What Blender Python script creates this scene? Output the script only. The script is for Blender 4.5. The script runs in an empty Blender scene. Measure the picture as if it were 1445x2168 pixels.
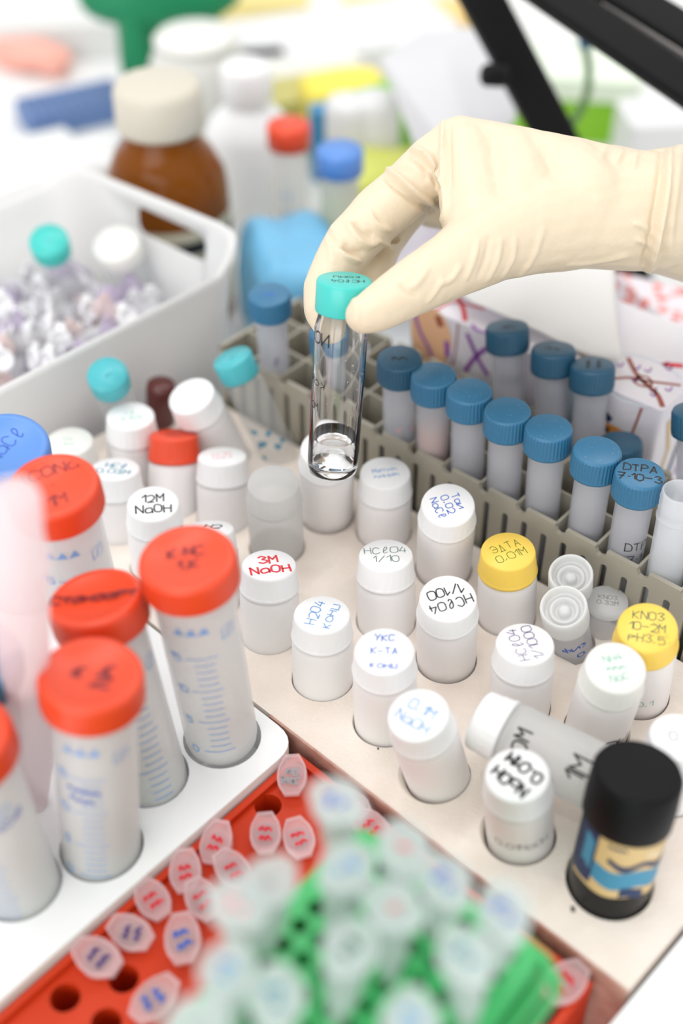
import bpy, math, random
import numpy as np
from mathutils import Vector, Matrix, noise
from mathutils.bvhtree import BVHTree
random.seed(7)
PI = math.pi
mm = 0.001
# ------------------------------------------------------------------ camera
FPX, W, H = 2700.0, 1445.0, 2168.0
PITCH = math.radians(42); CZ = 0.459
cd = bpy.data.cameras.new('camera'); cam = bpy.data.objects.new('camera', cd)
bpy.context.scene.collection.objects.link(cam); bpy.context.scene.camera = cam
cam.location = (0, 0, CZ); cam.rotation_euler = (PI/2 - PITCH, 0, 0)
cd.sensor_fit = 'VERTICAL'; cd.sensor_height = 36; cd.lens = 36*FPX/H
cd.clip_start = .01; cd.clip_end = 20
cd.dof.use_dof = True; cd.dof.focus_distance = .520; cd.dof.aperture_fstop = 3.1
# ------------------------------------------------------------------ light
sc = bpy.context.scene
sc.view_settings.view_transform = 'Standard'; sc.view_settings.look = 'None'
sc.view_settings.gamma = 1; sc.view_settings.exposure = .50
wd = bpy.data.worlds.new('room_light'); sc.world = wd; wd.use_nodes = True
wd.node_tree.nodes['Background'].inputs[0].default_value = (1, .99, .98, 1)
wd.node_tree.nodes['Background'].inputs[1].default_value = .70
def area(name, loc, tgt, sx, sy, e, col=(1, 1, 1)):
    l = bpy.data.lights.new(name, 'AREA'); l.shape = 'RECTANGLE'; l.size = sx; l.size_y = sy; l.energy = e; l.color = col
    o = bpy.data.objects.new(name, l); sc.collection.objects.link(o); o.location = loc
    o.rotation_euler = (Vector(tgt)-Vector(loc)).to_track_quat('-Z', 'Y').to_euler()
area('ceiling_light', (-.5, .9, 2.0), (0, .5, 0), 1.3, .05, 6)
area('ceiling_light', (.7, 1.6, 2.0), (.1, .6, 0), 1.3, .05, 5)
area('ceiling_light', (-.3, -.2, 2.0), (0, .5, 0), 1.3, .05, 4.5)
area('front_fill_light', (-.9, -1.5, .8), (0, .45, .05), 2.0, 1.2, 17)  # fill lamp added behind the camera to brighten front and side faces
# ------------------------------------------------------------------ geometry helpers
CAM = Vector((0, 0, CZ))
FW = Vector((0, math.cos(PITCH), -math.sin(PITCH))); UP = Vector((0, math.sin(PITCH), math.cos(PITCH)))
def ray(x, y): return FW + Vector((1, 0, 0))*((x-722.5)/FPX) - UP*((y-1084)/FPX)
def G(x, y, z):
    d = ray(x, y); return CAM + d*((z-CZ)/d.z)
def D(x, y, dep): return CAM + ray(x, y)*dep
C = sc.collection
class MB:
    def __init__(s): s.v = []; s.f = []; s.m = []; s.sm = []
    def add(s, vs, fs, mi=0, smooth=True, M=None):
        n = len(s.v); s.v += [(M @ Vector(p)) if M else Vector(p) for p in vs]
        for f in fs: s.f.append([i+n for i in f]); s.m.append(mi); s.sm.append(smooth)
    def lathe(s, prof, seg=40, mi=0, M=None, rmod=None, smooth=True):
        vs = []; fs = []
        for (r, z) in prof:
            for k in range(seg):
                a = 2*PI*k/seg; rr = r*1.0
                if rmod: rr = rmod(r, z, a, k)
                vs.append((rr*math.cos(a), rr*math.sin(a), z))
        for i in range(len(prof)-1):
            for k in range(seg):
                k2 = (k+1) % seg; fs.append([i*seg+k, i*seg+k2, (i+1)*seg+k2, (i+1)*seg+k])
        if prof[0][0] > 1e-6 and prof[0][0] < 0: pass
        s.add(vs, fs, mi, smooth, M)
    def box(s, c, d, mi=0, M=None):
        x, y, z = c; a, b, h = d[0]/2, d[1]/2, d[2]/2
        vs = [(x+i*a, y+j*b, z+k*h) for i in (-1, 1) for j in (-1, 1) for k in (-1, 1)]
        s.add(vs, [[0, 1, 3, 2], [4, 6, 7, 5], [0, 4, 5, 1], [2, 3, 7, 6], [0, 2, 6, 4], [1, 5, 7, 3]], mi, False, M)
    def tube(s, pts, rad, seg=12, mi=0, cap=True):
        pts = [Vector(p) for p in pts]; n = len(pts)
        if not isinstance(rad, (list, tuple)): rad = [rad]*n
        vs = []; fs = []; up = Vector((0, 0, 1))
        for i, p in enumerate(pts):
            t = (pts[min(i+1, n-1)]-pts[max(i-1, 0)]).normalized()
            u = up-t*up.dot(t)
            if u.length < .05: u = Vector((1, 0, 0))-t*t.x
            u.normalize(); up = u; w = t.cross(u)
            for k in range(seg):
                a = 2*PI*k/seg; vs.append(p+(u*math.cos(a)+w*math.sin(a))*rad[i])
        for i in range(n-1):
            for k in range(seg):
                k2 = (k+1) % seg; fs.append([i*seg+k, i*seg+k2, (i+1)*seg+k2, (i+1)*seg+k])
        if cap: fs.append(list(range(seg))[::-1]); fs.append([(n-1)*seg+k for k in range(seg)])
        s.add(vs, fs, mi)
    def prism(s, poly, z0, z1, mi=0, M=None, smooth=False):
        n = len(poly); vs = [(p[0], p[1], z0) for p in poly]+[(p[0], p[1], z1) for p in poly]
        a = sum(poly[i][0]*poly[(i+1) % n][1]-poly[(i+1) % n][0]*poly[i][1] for i in range(n))
        if a < 0: vs = [(p[0], p[1], z0) for p in poly[::-1]]+[(p[0], p[1], z1) for p in poly[::-1]]
        s.add(vs, [list(range(n))[::-1], list(range(n, 2*n))], mi, False, M)
        s.add(vs, [[i, (i+1) % n, n+(i+1) % n, n+i] for i in range(n)], mi, smooth, M)
    def build(s, name, mats, parent=None, M=None):
        me = bpy.data.meshes.new(name); me.from_pydata([tuple(p) for p in s.v], [], s.f)
        if not isinstance(mats, (list, tuple)): mats = [mats]
        for m in mats: me.materials.append(m)
        me.polygons.foreach_set('material_index', s.m); me.polygons.foreach_set('use_smooth', s.sm); me.update()
        o = bpy.data.objects.new(name, me); C.objects.link(o)
        if parent: o.parent = parent
        if M: o.matrix_world = M
        return o
def tag(o, label, cat, group=None, kind=None):
    o['label'] = label; o['category'] = cat
    if group: o['group'] = group
    if kind: o['kind'] = kind
    return o
def thing(name, label, cat, M, group=None):
    o = bpy.data.objects.new(name, None); C.objects.link(o); o.empty_display_size = .01
    o.matrix_world = M if isinstance(M, Matrix) else Matrix.Translation(M)
    return tag(o, label, cat, group)
def frame(o, axis, xdir=(1, 0, 0)):
    z = Vector(axis).normalized(); x = Vector(xdir); x = (x-z*x.dot(z)).normalized(); y = z.cross(x)
    M = Matrix((x, y, z)).transposed().to_4x4(); M.translation = Vector(o); return M
def plate(outline, holes, z0, z1):
    """flat plate with holes, filled by a 2D curve; returns (verts, faces)"""
    cu = bpy.data.curves.new('tmp', 'CURVE'); cu.dimensions = '2D'; cu.fill_mode = 'BOTH'
    cu.extrude = (z1-z0)/2
    for loop in [outline]+holes:
        sp = cu.splines.new('POLY'); sp.points.add(len(loop)-1); sp.use_cyclic_u = True
        for p, q in zip(sp.points, loop): p.co = (q[0], q[1], 0, 1)
    o = bpy.data.objects.new('tmp', cu); C.objects.link(o)
    me = o.to_mesh(); vs = [(v.co.x, v.co.y, v.co.z+(z0+z1)/2) for v in me.vertices]; fs = [list(p.vertices) for p in me.polygons]
    o.to_mesh_clear(); bpy.data.objects.remove(o); bpy.data.curves.remove(cu)
    return vs, fs
def circ(x, y, r, n=24): return [(x+r*math.cos(2*PI*k/n), y+r*math.sin(2*PI*k/n)) for k in range(n)]
def rrect(x0, y0, x1, y1, r, n=6):
    o = []
    for cx, cy, a0 in ((x1-r, y1-r, 0), (x0+r, y1-r, PI/2), (x0+r, y0+r, PI), (x1-r, y0+r, 1.5*PI)):
        for k in range(n+1):
            a = a0+PI/2*k/n; o.append((cx+r*math.cos(a), cy+r*math.sin(a)))
    return o
# ------------------------------------------------------------------ materials
def mat(name, col, rough=.45, **kw):
    m = bpy.data.materials.new(name); m.use_nodes = True; nt = m.node_tree; b = nt.nodes['Principled BSDF']
    b.inputs['Base Color'].default_value = (*col, 1); b.inputs['Roughness'].default_value = rough
    for k, v in kw.items():
        k = k.replace('_', ' ')
        if k in b.inputs: b.inputs[k].default_value = v
    return m
def bump(m, scale, strength, dist=.001, detail=3, c2=None, cs=None):
    nt = m.node_tree; b = nt.nodes['Principled BSDF']; tc = nt.nodes.new('ShaderNodeTexCoord')
    n = nt.nodes.new('ShaderNodeTexNoise'); n.inputs['Scale'].default_value = scale; n.inputs['Detail'].default_value = detail
    nt.links.new(tc.outputs['Object'], n.inputs['Vector'])
    bp = nt.nodes.new('ShaderNodeBump'); bp.inputs['Strength'].default_value = strength; bp.inputs['Distance'].default_value = dist
    nt.links.new(n.outputs[0], bp.inputs['Height']); nt.links.new(bp.outputs[0], b.inputs['Normal'])
    if c2:
        n2 = nt.nodes.new('ShaderNodeTexNoise'); n2.inputs['Scale'].default_value = cs or scale; n2.inputs['Detail'].default_value = 4
        nt.links.new(tc.outputs['Object'], n2.inputs['Vector'])
        r = nt.nodes.new('ShaderNodeValToRGB'); r.color_ramp.elements[0].position = .35; r.color_ramp.elements[1].position = .65
        r.color_ramp.elements[0].color = b.inputs['Base Color'].default_value; r.color_ramp.elements[1].color = (*c2, 1)
        nt.links.new(n2.outputs[0], r.inputs[0]); nt.links.new(r.outputs[0], b.inputs['Base Color'])
    return m
def clearmat(name, col, tr=.5, rough=.3, tint=(1, 1, 1)):
    m = bpy.data.materials.new(name); m.use_nodes = True; nt = m.node_tree; b = nt.nodes['Principled BSDF']
    b.inputs['Base Color'].default_value = (*col, 1); b.inputs['Roughness'].default_value = rough
    t = nt.nodes.new('ShaderNodeBsdfTransparent'); t.inputs[0].default_value = (*tint, 1)
    mx = nt.nodes.new('ShaderNodeMixShader'); mx.inputs[0].default_value = tr
    tl = nt.nodes.new('ShaderNodeBsdfTranslucent'); tl.inputs[0].default_value = (*col, 1); m2 = nt.nodes.new('ShaderNodeMixShader'); m2.inputs[0].default_value = .45
    nt.links.new(b.outputs[0], m2.inputs[1]); nt.links.new(tl.outputs[0], m2.inputs[2]); nt.links.new(m2.outputs[0], mx.inputs[1]); nt.links.new(t.outputs[0], mx.inputs[2])
    nt.links.new(mx.outputs[0], nt.nodes['Material Output'].inputs[0]); return m
def sss(name, col, rough, w=.25, r=.004):
    return mat(name, col, rough, Subsurface_Weight=w, Subsurface_Radius=(r, r, r), Subsurface_Scale=1.0)
WCAP = mat('white_cap_plastic', (.86, .86, .865), .38)
WCAP2 = mat('ivory_cap_plastic', (.78, .78, .74), .4)
HDPE = sss('white_translucent_plastic', (.86, .84, .84), .42, .6, .008)
HDPE2 = clearmat('cloudy_plastic', (.80, .80, .79), .22, .35)
RED = mat('red_plastic', (.76, .062, .016), .38)
RED2 = mat('red_plastic_rack', (.60, .040, .006), .45, Specular_IOR_Level=.3)
BLUEC = bump(mat('blue_ribbed_plastic', (.030, .155, .29), .36), 1500, .15, .0002, 2)
BLUED = bump(mat('dark_blue_plastic', (.017, .09, .165), .4), 1500, .15, .0002, 2)
BLUEL = mat('bright_blue_plastic', (.10, .26, .66), .38)
YEL = mat('yellow_plastic', (.90, .62, .10), .4)
TEAL = mat('turquoise_plastic', (.055, .54, .49), .32)
TEALD = mat('cyan_plastic', (.07, .46, .51), .35)
BLACK = mat('black_plastic', (.005, .005, .006), .5, Specular_IOR_Level=.15)
BLACKM = bump(mat('black_metal', (.006, .006, .0065), .5, Specular_IOR_Level=.15), 700, .05)
TUBE = clearmat('frosted_tube', (.86, .88, .92), .5, .3)
TUBED = clearmat('frosted_tube_full', (.74, .75, .80), .52, .32)
FALC = clearmat('clear_polypropylene', (.91, .91, .91), .36, .25)
EPP = clearmat('microtube_plastic', (.74, .80, .79), .52, .3)
EPPP = clearmat('pink_microtube_plastic', (.92, .74, .76), .60, .28)
PINKT = clearmat('pink_clear_plastic', (.93, .80, .82), .28, .4)
JUNK = [clearmat('clear_jumble_plastic', (.88, .88, .90), .35), clearmat('violet_jumble_plastic', (.76, .68, .84), .3), clearmat('rosy_jumble_plastic', (.93, .80, .78), .3), mat('white_jumble_plastic', (.84, .84, .86), .4)]
RACK = bump(mat('grey_beige_plastic', (.37, .345, .28), .5), 900, .12, .0003)
GREEN = mat('green_plastic', (.04, .44, .12), .4)
GLOVE = sss('cream_latex', (.73, .615, .455), .42, .12, .003); bump(GLOVE, 140, .5, .0012, 6)
FOAM = bump(mat('cream_foam', (.84, .74, .655), .9), 700, .5, .0009, 6, (.90, .82, .745), 40)
STYRO = bump(mat('white_polystyrene', (.90, .90, .905), .7), 900, .2, .0004)
RED_BOUNCE = bump(mat('red_bounce_brown', (.42, .20, .15), .35), 300, .4, .001, 4, (.55, .33, .27), 120)  # brown-red stands for light bounced off the red rack
BINM = clearmat('white_bin_plastic', (.90, .90, .895), .04, .42)
BENCH = bump(mat('white_benchtop', (.78, .785, .78), .5), 60, .05)
AMBER = mat('amber_glass', (.20, .055, .002), .06, Specular_IOR_Level=.2)
BEIGE = mat('beige_cap_plastic', (.60, .56, .47), .5)
GLASS = mat('clear_glass', (1, 1, 1), .0, Transmission_Weight=1.0, IOR=1.46)
WATER = mat('clear_liquid', (1, 1, 1), .0, Transmission_Weight=1.0, IOR=1.33)
PAPER = bump(mat('white_paper', (.87, .87, .87), .7), 50, .3, .004)
INK = {k: mat(k+'_ink', c, .5) for k, c in dict(black=(.012, .012, .014), red=(.72, .03, .05), blue=(.04, .13, .55), lightblue=(.14, .34, .66), green=(.02, .12, .07), paleg=(.30, .56, .46), purple=(.09, .05, .20), pink=(.80, .36, .38), teal=(.02, .22, .32), grad=(.20, .38, .72), olive=(.12, .19, .01), grey=(.30, .30, .32), faded=(.28, .02, .02), violet=(.30, .08, .42), brown=(.35, .08, .05), gold=(.66, .47, .22), navy=(.01, .03, .10), label=(.05, .26, .42), orange=(.85, .32, .03), peach=(.88, .52, .30), lblue2=(.62, .74, .82), white=(.88, .88, .88)).items()}
# ------------------------------------------------------------------ handwriting: strokes on a 4 x 6 grid
GL = {'0': '~20010526454120', '1': '042620', '2': '~05264543210040', '3': '~052645342342412001', '4': '260242 3430', '5': '4606 0603 ~033443412000',
 '7': '064610 1343', '8': '~231526453423111020413323', '/': '0046', '-': '0343', '.': '1011', ',': '1100', '·': '1323', 'H': '0006 4046 0343', 'N': '00064046',
 'a': '~4334140301104142 4340', 'O': '~20010526454120', 'C': '~452605012041', 'l': '~1234362614112031', 'M': '0006234640', 'K': '0006 4603 0340', 'P': '0006 ~06364403',
 'D': '0006 ~062644412000', 'T': '0646 2620', 'A': '002640 1232', 'I': '2026', 'Э': '~052644412001 1343', 'Д': '0040 1026 2630', 'У': '0623 4610', 'X': '0046 0640',
 'к': '0004 3402 0230', 'о': '~20010324434120', 'н': '0004 4044 0242', 'ц': '0400 0040 4440', 'x': '0044 0440', 'p': '0004 ~04344302', 'ф': '2026 ~220103234341',
 'и': '04004440', 'з': '~041424231322312000', 'c': '~432403012041', 'n': '0004 ~04244340', 'e': '~0242442301102040', 'S': '~452605133331100 1'.replace(' ', ''), 'F': '0006 0646 0333',
 'т': '0444 2420', 'r': '0004 ~022434', 'б': '~452605012041332303', 'R': '0006 ~06364403 0340', 'б': '~452605012041332303', ' ': ''}
def catmull(p, n=5):
    q = [p[0]]+p+[p[-1]]; out = []
    for i in range(1, len(q)-2):
        a, b, c, d = q[i-1], q[i], q[i+1], q[i+2]
        for k in range(n):
            t = k/n
            out.append(tuple(.5*((2*b[j])+(-a[j]+c[j])*t+(2*a[j]-5*b[j]+4*c[j]-d[j])*t*t+(-a[j]+3*b[j]-3*c[j]+d[j])*t**3) for j in (0, 1)))
    return out+[p[-1]]
def ribbon(mb, pts, w, mp, mi):
    if len(pts) < 2: return
    P = [Vector(p) for p in pts]; vs = []
    P[0] = P[0]+(P[0]-P[1]).normalized()*w*.4 if (P[0]-P[1]).length > 1e-9 else P[0]
    for i, p in enumerate(P):
        t = P[min(i+1, len(P)-1)]-P[max(i-1, 0)]
        if t.length < 1e-9: t = Vector((1, 0))
        t.normalize(); n = Vector((-t.y, t.x))*w/2; vs += [mp(p+n), mp(p-n)]
    mb.add(vs, [[2*i, 2*i+1, 2*i+3, 2*i+2] for i in range(len(P)-1)], mi, False)
def write(mb, lines, size, mp, mi, rot=0, wd=None, lead=1.45, jit=.25, off=(0, 0)):
    wd = (wd or size*.11)*1.25; u = size/6; cr, sr = math.cos(math.radians(rot)), math.sin(math.radians(rot)); tot = len(lines)
    for li, ln in enumerate(lines):
        ln = ln.translate(str.maketrans('АТСКНМаее', 'ATCKHMaee'))
        wds = [3.0 if ch in '.,·1I' else 5.3 for ch in ln]; x = -sum(wds)/2+.6; y0 = ((tot-1)/2-li)*lead*6-3
        for ch, cw in zip(ln, wds):
            dy = random.uniform(-jit, jit)*1.6
            for st in GL.get(ch, '~0103142312334140').split():
                sm = st[0] == '~'; st = st.lstrip('~')
                pts = [(int(st[i])+random.uniform(-jit, jit), int(st[i+1])+random.uniform(-jit, jit)) for i in range(0, len(st)-1, 2)]
                if sm: pts = catmull(pts)
                else:
                    q = []
                    for a, b in zip(pts, pts[1:]): q += [(a[0]+(b[0]-a[0])*k/4, a[1]+(b[1]-a[1])*k/4) for k in range(4)]
                    pts = q+[pts[-1]]
                pp = [((x+a)*u, (y0+b+dy)*u) for a, b in pts]
                pp = [(a*cr-b*sr+off[0], a*sr+b*cr+off[1]) for a, b in pp]
                if sm: ribbon(mb, pp, wd, mp, mi)
                else:
                    n = 4; k = 0
                    while k < len(pp)-1: ribbon(mb, pp[k:k+n+1], wd, mp, mi); k += n
            x += cw
def flat(z, cx=0, cy=0): return lambda p: (p[0]+cx, p[1]+cy, z)
def cyl(r, z0, a0=-90): return lambda p: ((r)*math.cos(math.radians(a0)+p[0]/r), (r)*math.sin(math.radians(a0)+p[0]/r), z0+p[1])
# ------------------------------------------------------------------ structure
ZF = .054
bench = MB(); bench.box((0, .75, -.02), (3.2, 2.9, .04))
tag(bench.build('lab_bench', BENCH), 'white laboratory bench top under all the racks and bottles', 'bench')
wl = MB(); wl.box((0, 2.25, .6), (4, .05, 3)); w_ = wl.build('wall_back', mat('wall_paint', (.82, .83, .83), .8)); w_['kind'] = 'structure'
# ------------------------------------------------------------------ white vials in the foam block
holes = []
def capprof(r, z0, z1):
    return [(r*.80, z0), (r*1.03, z0), (r*1.05, z0+1*mm), (r*1.02, z0+1.7*mm), (r, z0+2*mm), (r*.985, z0+(z1-z0)*.52), (r*.965, z0+(z1-z0)*.56), (r*.95, z1-1.4*mm), (r*.93, z1-.5*mm), (r*.89, z1), (0, z1)]
def axis_from(cx, cy, zt, base, zb, Ht):
    T = G(cx, cy, zt)
    a = Vector((0, 0, 1)) if base is None else (T-G(base[0], base[1], zb)).normalized()
    return T, a, T-a*Ht
GV = 'white plastic vials standing in the foam block'
def vial(cx, cy, w, label, lines=(), ink='black', size=4.0, rot=0, base=None, cap=None, body=None, side=None, side_ink='black', side_size=5, side_a=-90, side_rot=0, side_z=.022, Ht=.060, rr=12.0, hole=True, zt=None, wd=None, group=GV, hr=1.05, off=(0, 0), M=None, ribs=True, dust=False, lead=1.45):
    if M is None:
        if zt is None:
            dep = FPX*rr*2*mm*.97/w; zt = CZ+ray(cx, cy).z*dep; zt = min(max(zt, .084), .103)
        if base: base = (base[0], base[1]+40)
        T, a, O = axis_from(cx, cy, zt, base, ZF, Ht); M = frame(O, a)
        if hole: holes.append((M.copy(), rr*mm*hr))
    r = rr*mm; t = thing('vial', label, 'vial', M, group)
    zc = Ht-.0118
    b = MB(); b.lathe([(0, 0), (r*.94, 0), (r*1.02, .0012), (r*1.035, .006), (r*1.035, zc-.0045), (r*1.02, zc-.0025), (r*.98, zc-.001), (r*.86, zc), (r*.86, zc+.004)], 48)
    if side: write(b, side, side_size*mm, cyl(r*1.035, side_z, side_a), 1, side_rot, wd=(side_size*.1*mm), lead=1.6)
    b.build('body', [body or HDPE, INK[side_ink]], t)
    c = MB()
    def rm(rad, z, an, k):
        if ribs and zc+.0018 < z < zc+.0065: return rad*(1+.006*(1 if (k//2) % 2 else -1))
        return rad
    c.lathe(capprof(r, zc, Ht), 96, 0, None, rm)
    if lines: write(c, lines, size*mm, flat(Ht+.00006), 1, rot, wd=(wd or size*.12)*mm, lead=lead, off=(off[0]*mm, off[1]*mm))
    if dust:
        for _ in range(14):
            x, y = random.uniform(0, 8)*mm, random.uniform(-8, 2)*mm; c.add([(x+.25*mm*math.cos(q), y+.25*mm*math.sin(q), Ht+.0001) for q in (0, 1.5, 3, 4.5)], [[0, 1, 2, 3]], 1, False)
    c.build('cap', [cap or WCAP, INK[ink]], t)
    return t
vial(948, 1266, 125, 'white vial marked HClO4 1/100 in black, upside down', ['HClO4', '1/100'], 'black', 4.2, 197, base=(944, 1352), wd=.46)
vial(816, 1174, 118, 'white vial marked HClO4 1/10 in thin dark green', ['HClO4', '1/10'], 'green', 4.2, 2, base=(817, 1275), wd=.26)
vial(569, 1195, 119, 'white vial marked 3M NaOH in thick red', ['3M', 'NaOH'], 'red', 4.9, 12, base=(571, 1300), wd=.72)
vial(681, 1300, 124, 'white vial with smudged light blue words running sideways', ['H2O4', 'конц'], 'lightblue', 4.2, 72, base=(683, 1395), wd=.36)
vial(813, 1378, 131, 'white vial with three short lines of blue ink', ['УКС', 'K-TA', 'конц'], 'blue', 3.0, -3, base=(815, 1485), wd=.36, lead=2.1)
vial(884, 1513, 140, 'white vial leaning right with pale blue 0,1M NaOH on its lid', ['0,1M', 'NaOH'], 'lightblue', 4.2, -38, base=(925, 1597), wd=.4, zt=.096, hr=1.06)
vial(1094, 1640, 152, 'short white vial with bold black 0,01M NaOH, nearest the black bottle', ['NaOH', '0,01M'], 'black', 4.3, 132, base=(1100, 1722), wd=.9, lead=1.75, side=['0,01NaOH'], side_ink='grey', side_size=3.4, side_z=.022, zt=.092, hr=1.12, Ht=.050)
vial(1111, 1362, 127, 'white vial marked HClO4 1/1000 in thin purple, reading upwards', ['HClO4', '1/1000'], 'purple', 4.0, 102, base=(1098, 1452), wd=.28, side=['0,1'], side_ink='grey', side_size=3.5, side_a=-150)
vial(1303, 1413, 138, 'white vial with faded green writing on lid and black NaOH on its leaning body', ['NH4', '§§§', 'NaC'], 'paleg', 2.9, 10, base=(1262, 1500), wd=.34, side=['NaOH'], side_size=6.5, side_z=.021, zt=.100, cap=WCAP2, hr=1.06)
vial(1075, 1166, 119, 'yellow-capped vial marked 0,01M, beside the front of the grey rack', ['ЭДТА', '0,01M'], 'olive', 3.9, 22, base=(1071, 1262), cap=YEL, wd=.26)
vial(1370, 1328, 131, 'yellow-capped vial with green writing and dark specks at right', ['KNO3', '10-2M', 'pH3,5'], 'green', 3.5, -12, base=(1350, 1425), cap=YEL, wd=.3, side=['0,1'], side_ink='paleg', side_size=4, dust=True)
vial(948, 1068, 117, 'white vial with three sideways words in bright blue, by the rack slots', ['Taи', '0,02', 'NaCl'], 'blue', 3.2, -68, base=(938, 1160), wd=.32)
vial(815, 1000, 110, 'white vial with pale blue smears, right of the held glass vial', ['Метил', 'синий'], 'lightblue', 2.6, 12, base=(812, 1085), wd=.26)
vial(690, 950, 112, 'white vial mostly hidden behind the held glass vial', base=(692, 1045))
vial(578, 1022, 113, 'cloudy grey-white vial with blank lid, left of the held glass vial', base=(586, 1115), cap=HDPE2, body=HDPE2, side=['§'], side_ink='grey', side_size=3, side_a=-60)
vial(470, 965, 106, 'white vial with faint pink writing, right of the red-capped one', ['KC1M', 'NaCl'], 'pink', 2.8, 18, base=(474, 1055), wd=.26, side=['NaCl'], side_ink='pink', side_size=4)
vial(368, 920, 103, 'small white vial with bright red cap', ['KC', 'NaC'], 'faded', 3.0, 18, base=(371, 1020), cap=RED, wd=.32)
vial(276, 880, 104, 'white vial with pale green writing, above the red-capped vial', ['Cl', '3.103'], 'paleg', 2.9, 15, base=(285, 960), wd=.36)
vial(145, 935, 104, 'ivory vial with blank-looking green smudges, behind the large red lid', ['C§', '1§§'], 'paleg', 2.6, 12, cap=WCAP2, wd=.26)
vial(243, 992, 100, 'white vial marked HCl 0,03M in dark teal', ['HCl', '0,03M'], 'teal', 4.0, -8, base=(252, 1075), wd=.5)
vial(324, 1066, 114, 'white vial marked 12M NaOH in bold black', ['12M', 'NaOH'], 'black', 4.5, 8, base=(335, 1155), wd=.56)
vial(440, 1120, 112, 'white vial with black H2, half hidden by a large red lid', ['H2'], 'black', 4.6, -10, base=(450, 1225), wd=.6, off=(2, 3))
vial(404, 838, 108, 'white vial tipped to the left, behind the red-capped vial', ['§§'], 'pink', 2.4, 20, base=(474, 925), wd=.2, zt=.098, hr=1.06)
vial(1440, 1560, 105, 'white vial marked 0,0 cut by the right edge', ['0,0'], 'grey', 3.8, -10, wd=.3, zt=.086)
# lying vial
p0, p1 = G(1012, 1522, .079), G(1295, 1662, .0765)
Ml = frame(p1, (p0-p1), (0, 0, 1))
vial(0, 0, 0, 'cloudy white vial lying on its side with 0M and 1M in black', M=Ml, Ht=(p0-p1).length, rr=12.2, side=None, body=HDPE2, hole=False, group=None)
tm = MB()
for txt, z, w in ((['0M'], .034, 5.5), (['1M'], .012, 7.5)): write(tm, txt, w*mm, cyl(12.85*mm, z, -38), 0, 0, wd=.65*mm)
tm.build('ink_marks', INK['black'], bpy.data.objects['vial.024'] if 'vial.024' in bpy.data.objects else None)
# small clear snap vials
def snapvial(cx, cy, w, label, side=None, rr=9.0, base=None, lid=True):
    zt = .092; T, a, O = axis_from(cx, cy, zt, base, ZF, .052); M = frame(O, a); holes.append((M.copy(), rr*mm*1.08))
    t = thing('snap_vial', label, 'vial', M, 'small clear vials with hollow stoppers'); r = rr*mm
    b = MB(); b.lathe([(0, 0), (r*.9, 0), (r*.94, .001), (r*.94, .034), (r*.88, .038)], 36)
    if side: write(b, side, 4.6*mm, cyl(r*.95, .020, -70), 1, 12, wd=.6*mm, lead=1.7)
    b.build('body', [TUBE, INK['blue']], t)
    c = MB(); c.lathe([(r*.9, .034), (r*1.0, .034), (r*1.03, .036), (r*1.02, .047), (r*.98, .048), (r*.90, .048), (r*.86, .0465), (r*.86, .044), (r*.66, .0435), (r*.64, .0445), (r*.5, .0445), (r*.46, .0425), (r*.26, .042), (r*.24, .0445), (r*.12, .045), (0, .045)], 48)
    c.build('stopper', clear_st, t)
clear_st = clearmat('milky_stopper_plastic', (.91, .92, .92), .06, .3)
snapvial(1208, 1205, 92, 'clear stoppered vial against the grey rack, farther of the two', base=(1205, 1290))
snapvial(1190, 1275, 98, 'clear stoppered vial with blue handwriting on its body', side=['физ', 'а'], base=(1208, 1360), rr=9.4)
t = thing('flat_vial', 'low clear vial marked KNO3 in grey between stoppered and yellow-capped vials', 'vial', frame(G(1272, 1340, .050), (0, 0, 1)))
b = MB(); b.lathe([(0, 0), (.008, 0), (.008, .017), (.007, .018)], 32); b.build('body', TUBE, t)
b = MB(); b.lathe([(.0085, .0165), (.0088, .018), (.0085, .0205), (0, .0205)], 40); write(b, ['KNO3', '0,33M'], 2.3*mm, flat(.02056), 1, -10, wd=.26*mm); b.build('cap', [clear_st, INK['grey']], t)
# black bottle
Tb = G(1352, 1630, .108); Bb = G(1288, 1868, ZF); ab = (Tb-Bb).normalized(); Hb = .082
Mb = frame(Tb-ab*Hb, ab); holes.append((Mb.copy(), .0152))
t = thing('black_bottle', 'black bottle with gold and blue label standing in the foam at right', 'bottle', Mb)
r = .0146
b = MB(); b.lathe([(0, 0), (r*.95, 0), (r, .001), (r, .058), (r*.93, .061), (r*.9, .062)], 64)
def lab(mb, z0, z1, a0, a1, mi, wob=0, ph=0, rr=1.006, n=40):
    vs = []
    for k in range(n+1):
        a = math.radians(a0+(a1-a0)*k/n); e = wob*math.sin(k*.35+ph)
        for z in (z0+e+.0085, z1+e*.8+.0085): vs.append((r*rr*math.cos(a), r*rr*math.sin(a), z))
    mb.add(vs, [[2*k, 2*k+2, 2*k+3, 2*k+1] for k in range(n)], mi)
l = MB(); lab(l, .027, .0535, -175, 5, 0, .0006); lab(l, .0315, .0395, -150, 5, 1, .0012, 1, 1.012); lab(l, .041, .0435, -120, 0, 2, .0015, 2, 1.014); lab(l, .029, .0525, -178, -138, 2, 0, 0, 1.013); lab(l, .036, .049, -160, -142, 1, .001, .5, 1.018, 12)
lab(l, .0455, .0485, -70, 0, 3, .0008, 0, 1.013); lab(l, .0270, .0315, -95, -60, 2, .001, .3, 1.013, 12)
write(l, ['§§§'], 2.6*mm, cyl(r*1.02, .0585, -110), 2, 0, wd=.35*mm)
b.build('body', mat('black_gloss', (.005, .005, .006), .35, Specular_IOR_Level=.3), t); l.build('label', [INK['gold'], INK['label'], INK['navy'], mat('tan_ink', (.72, .58, .36), .5)], t)
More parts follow.
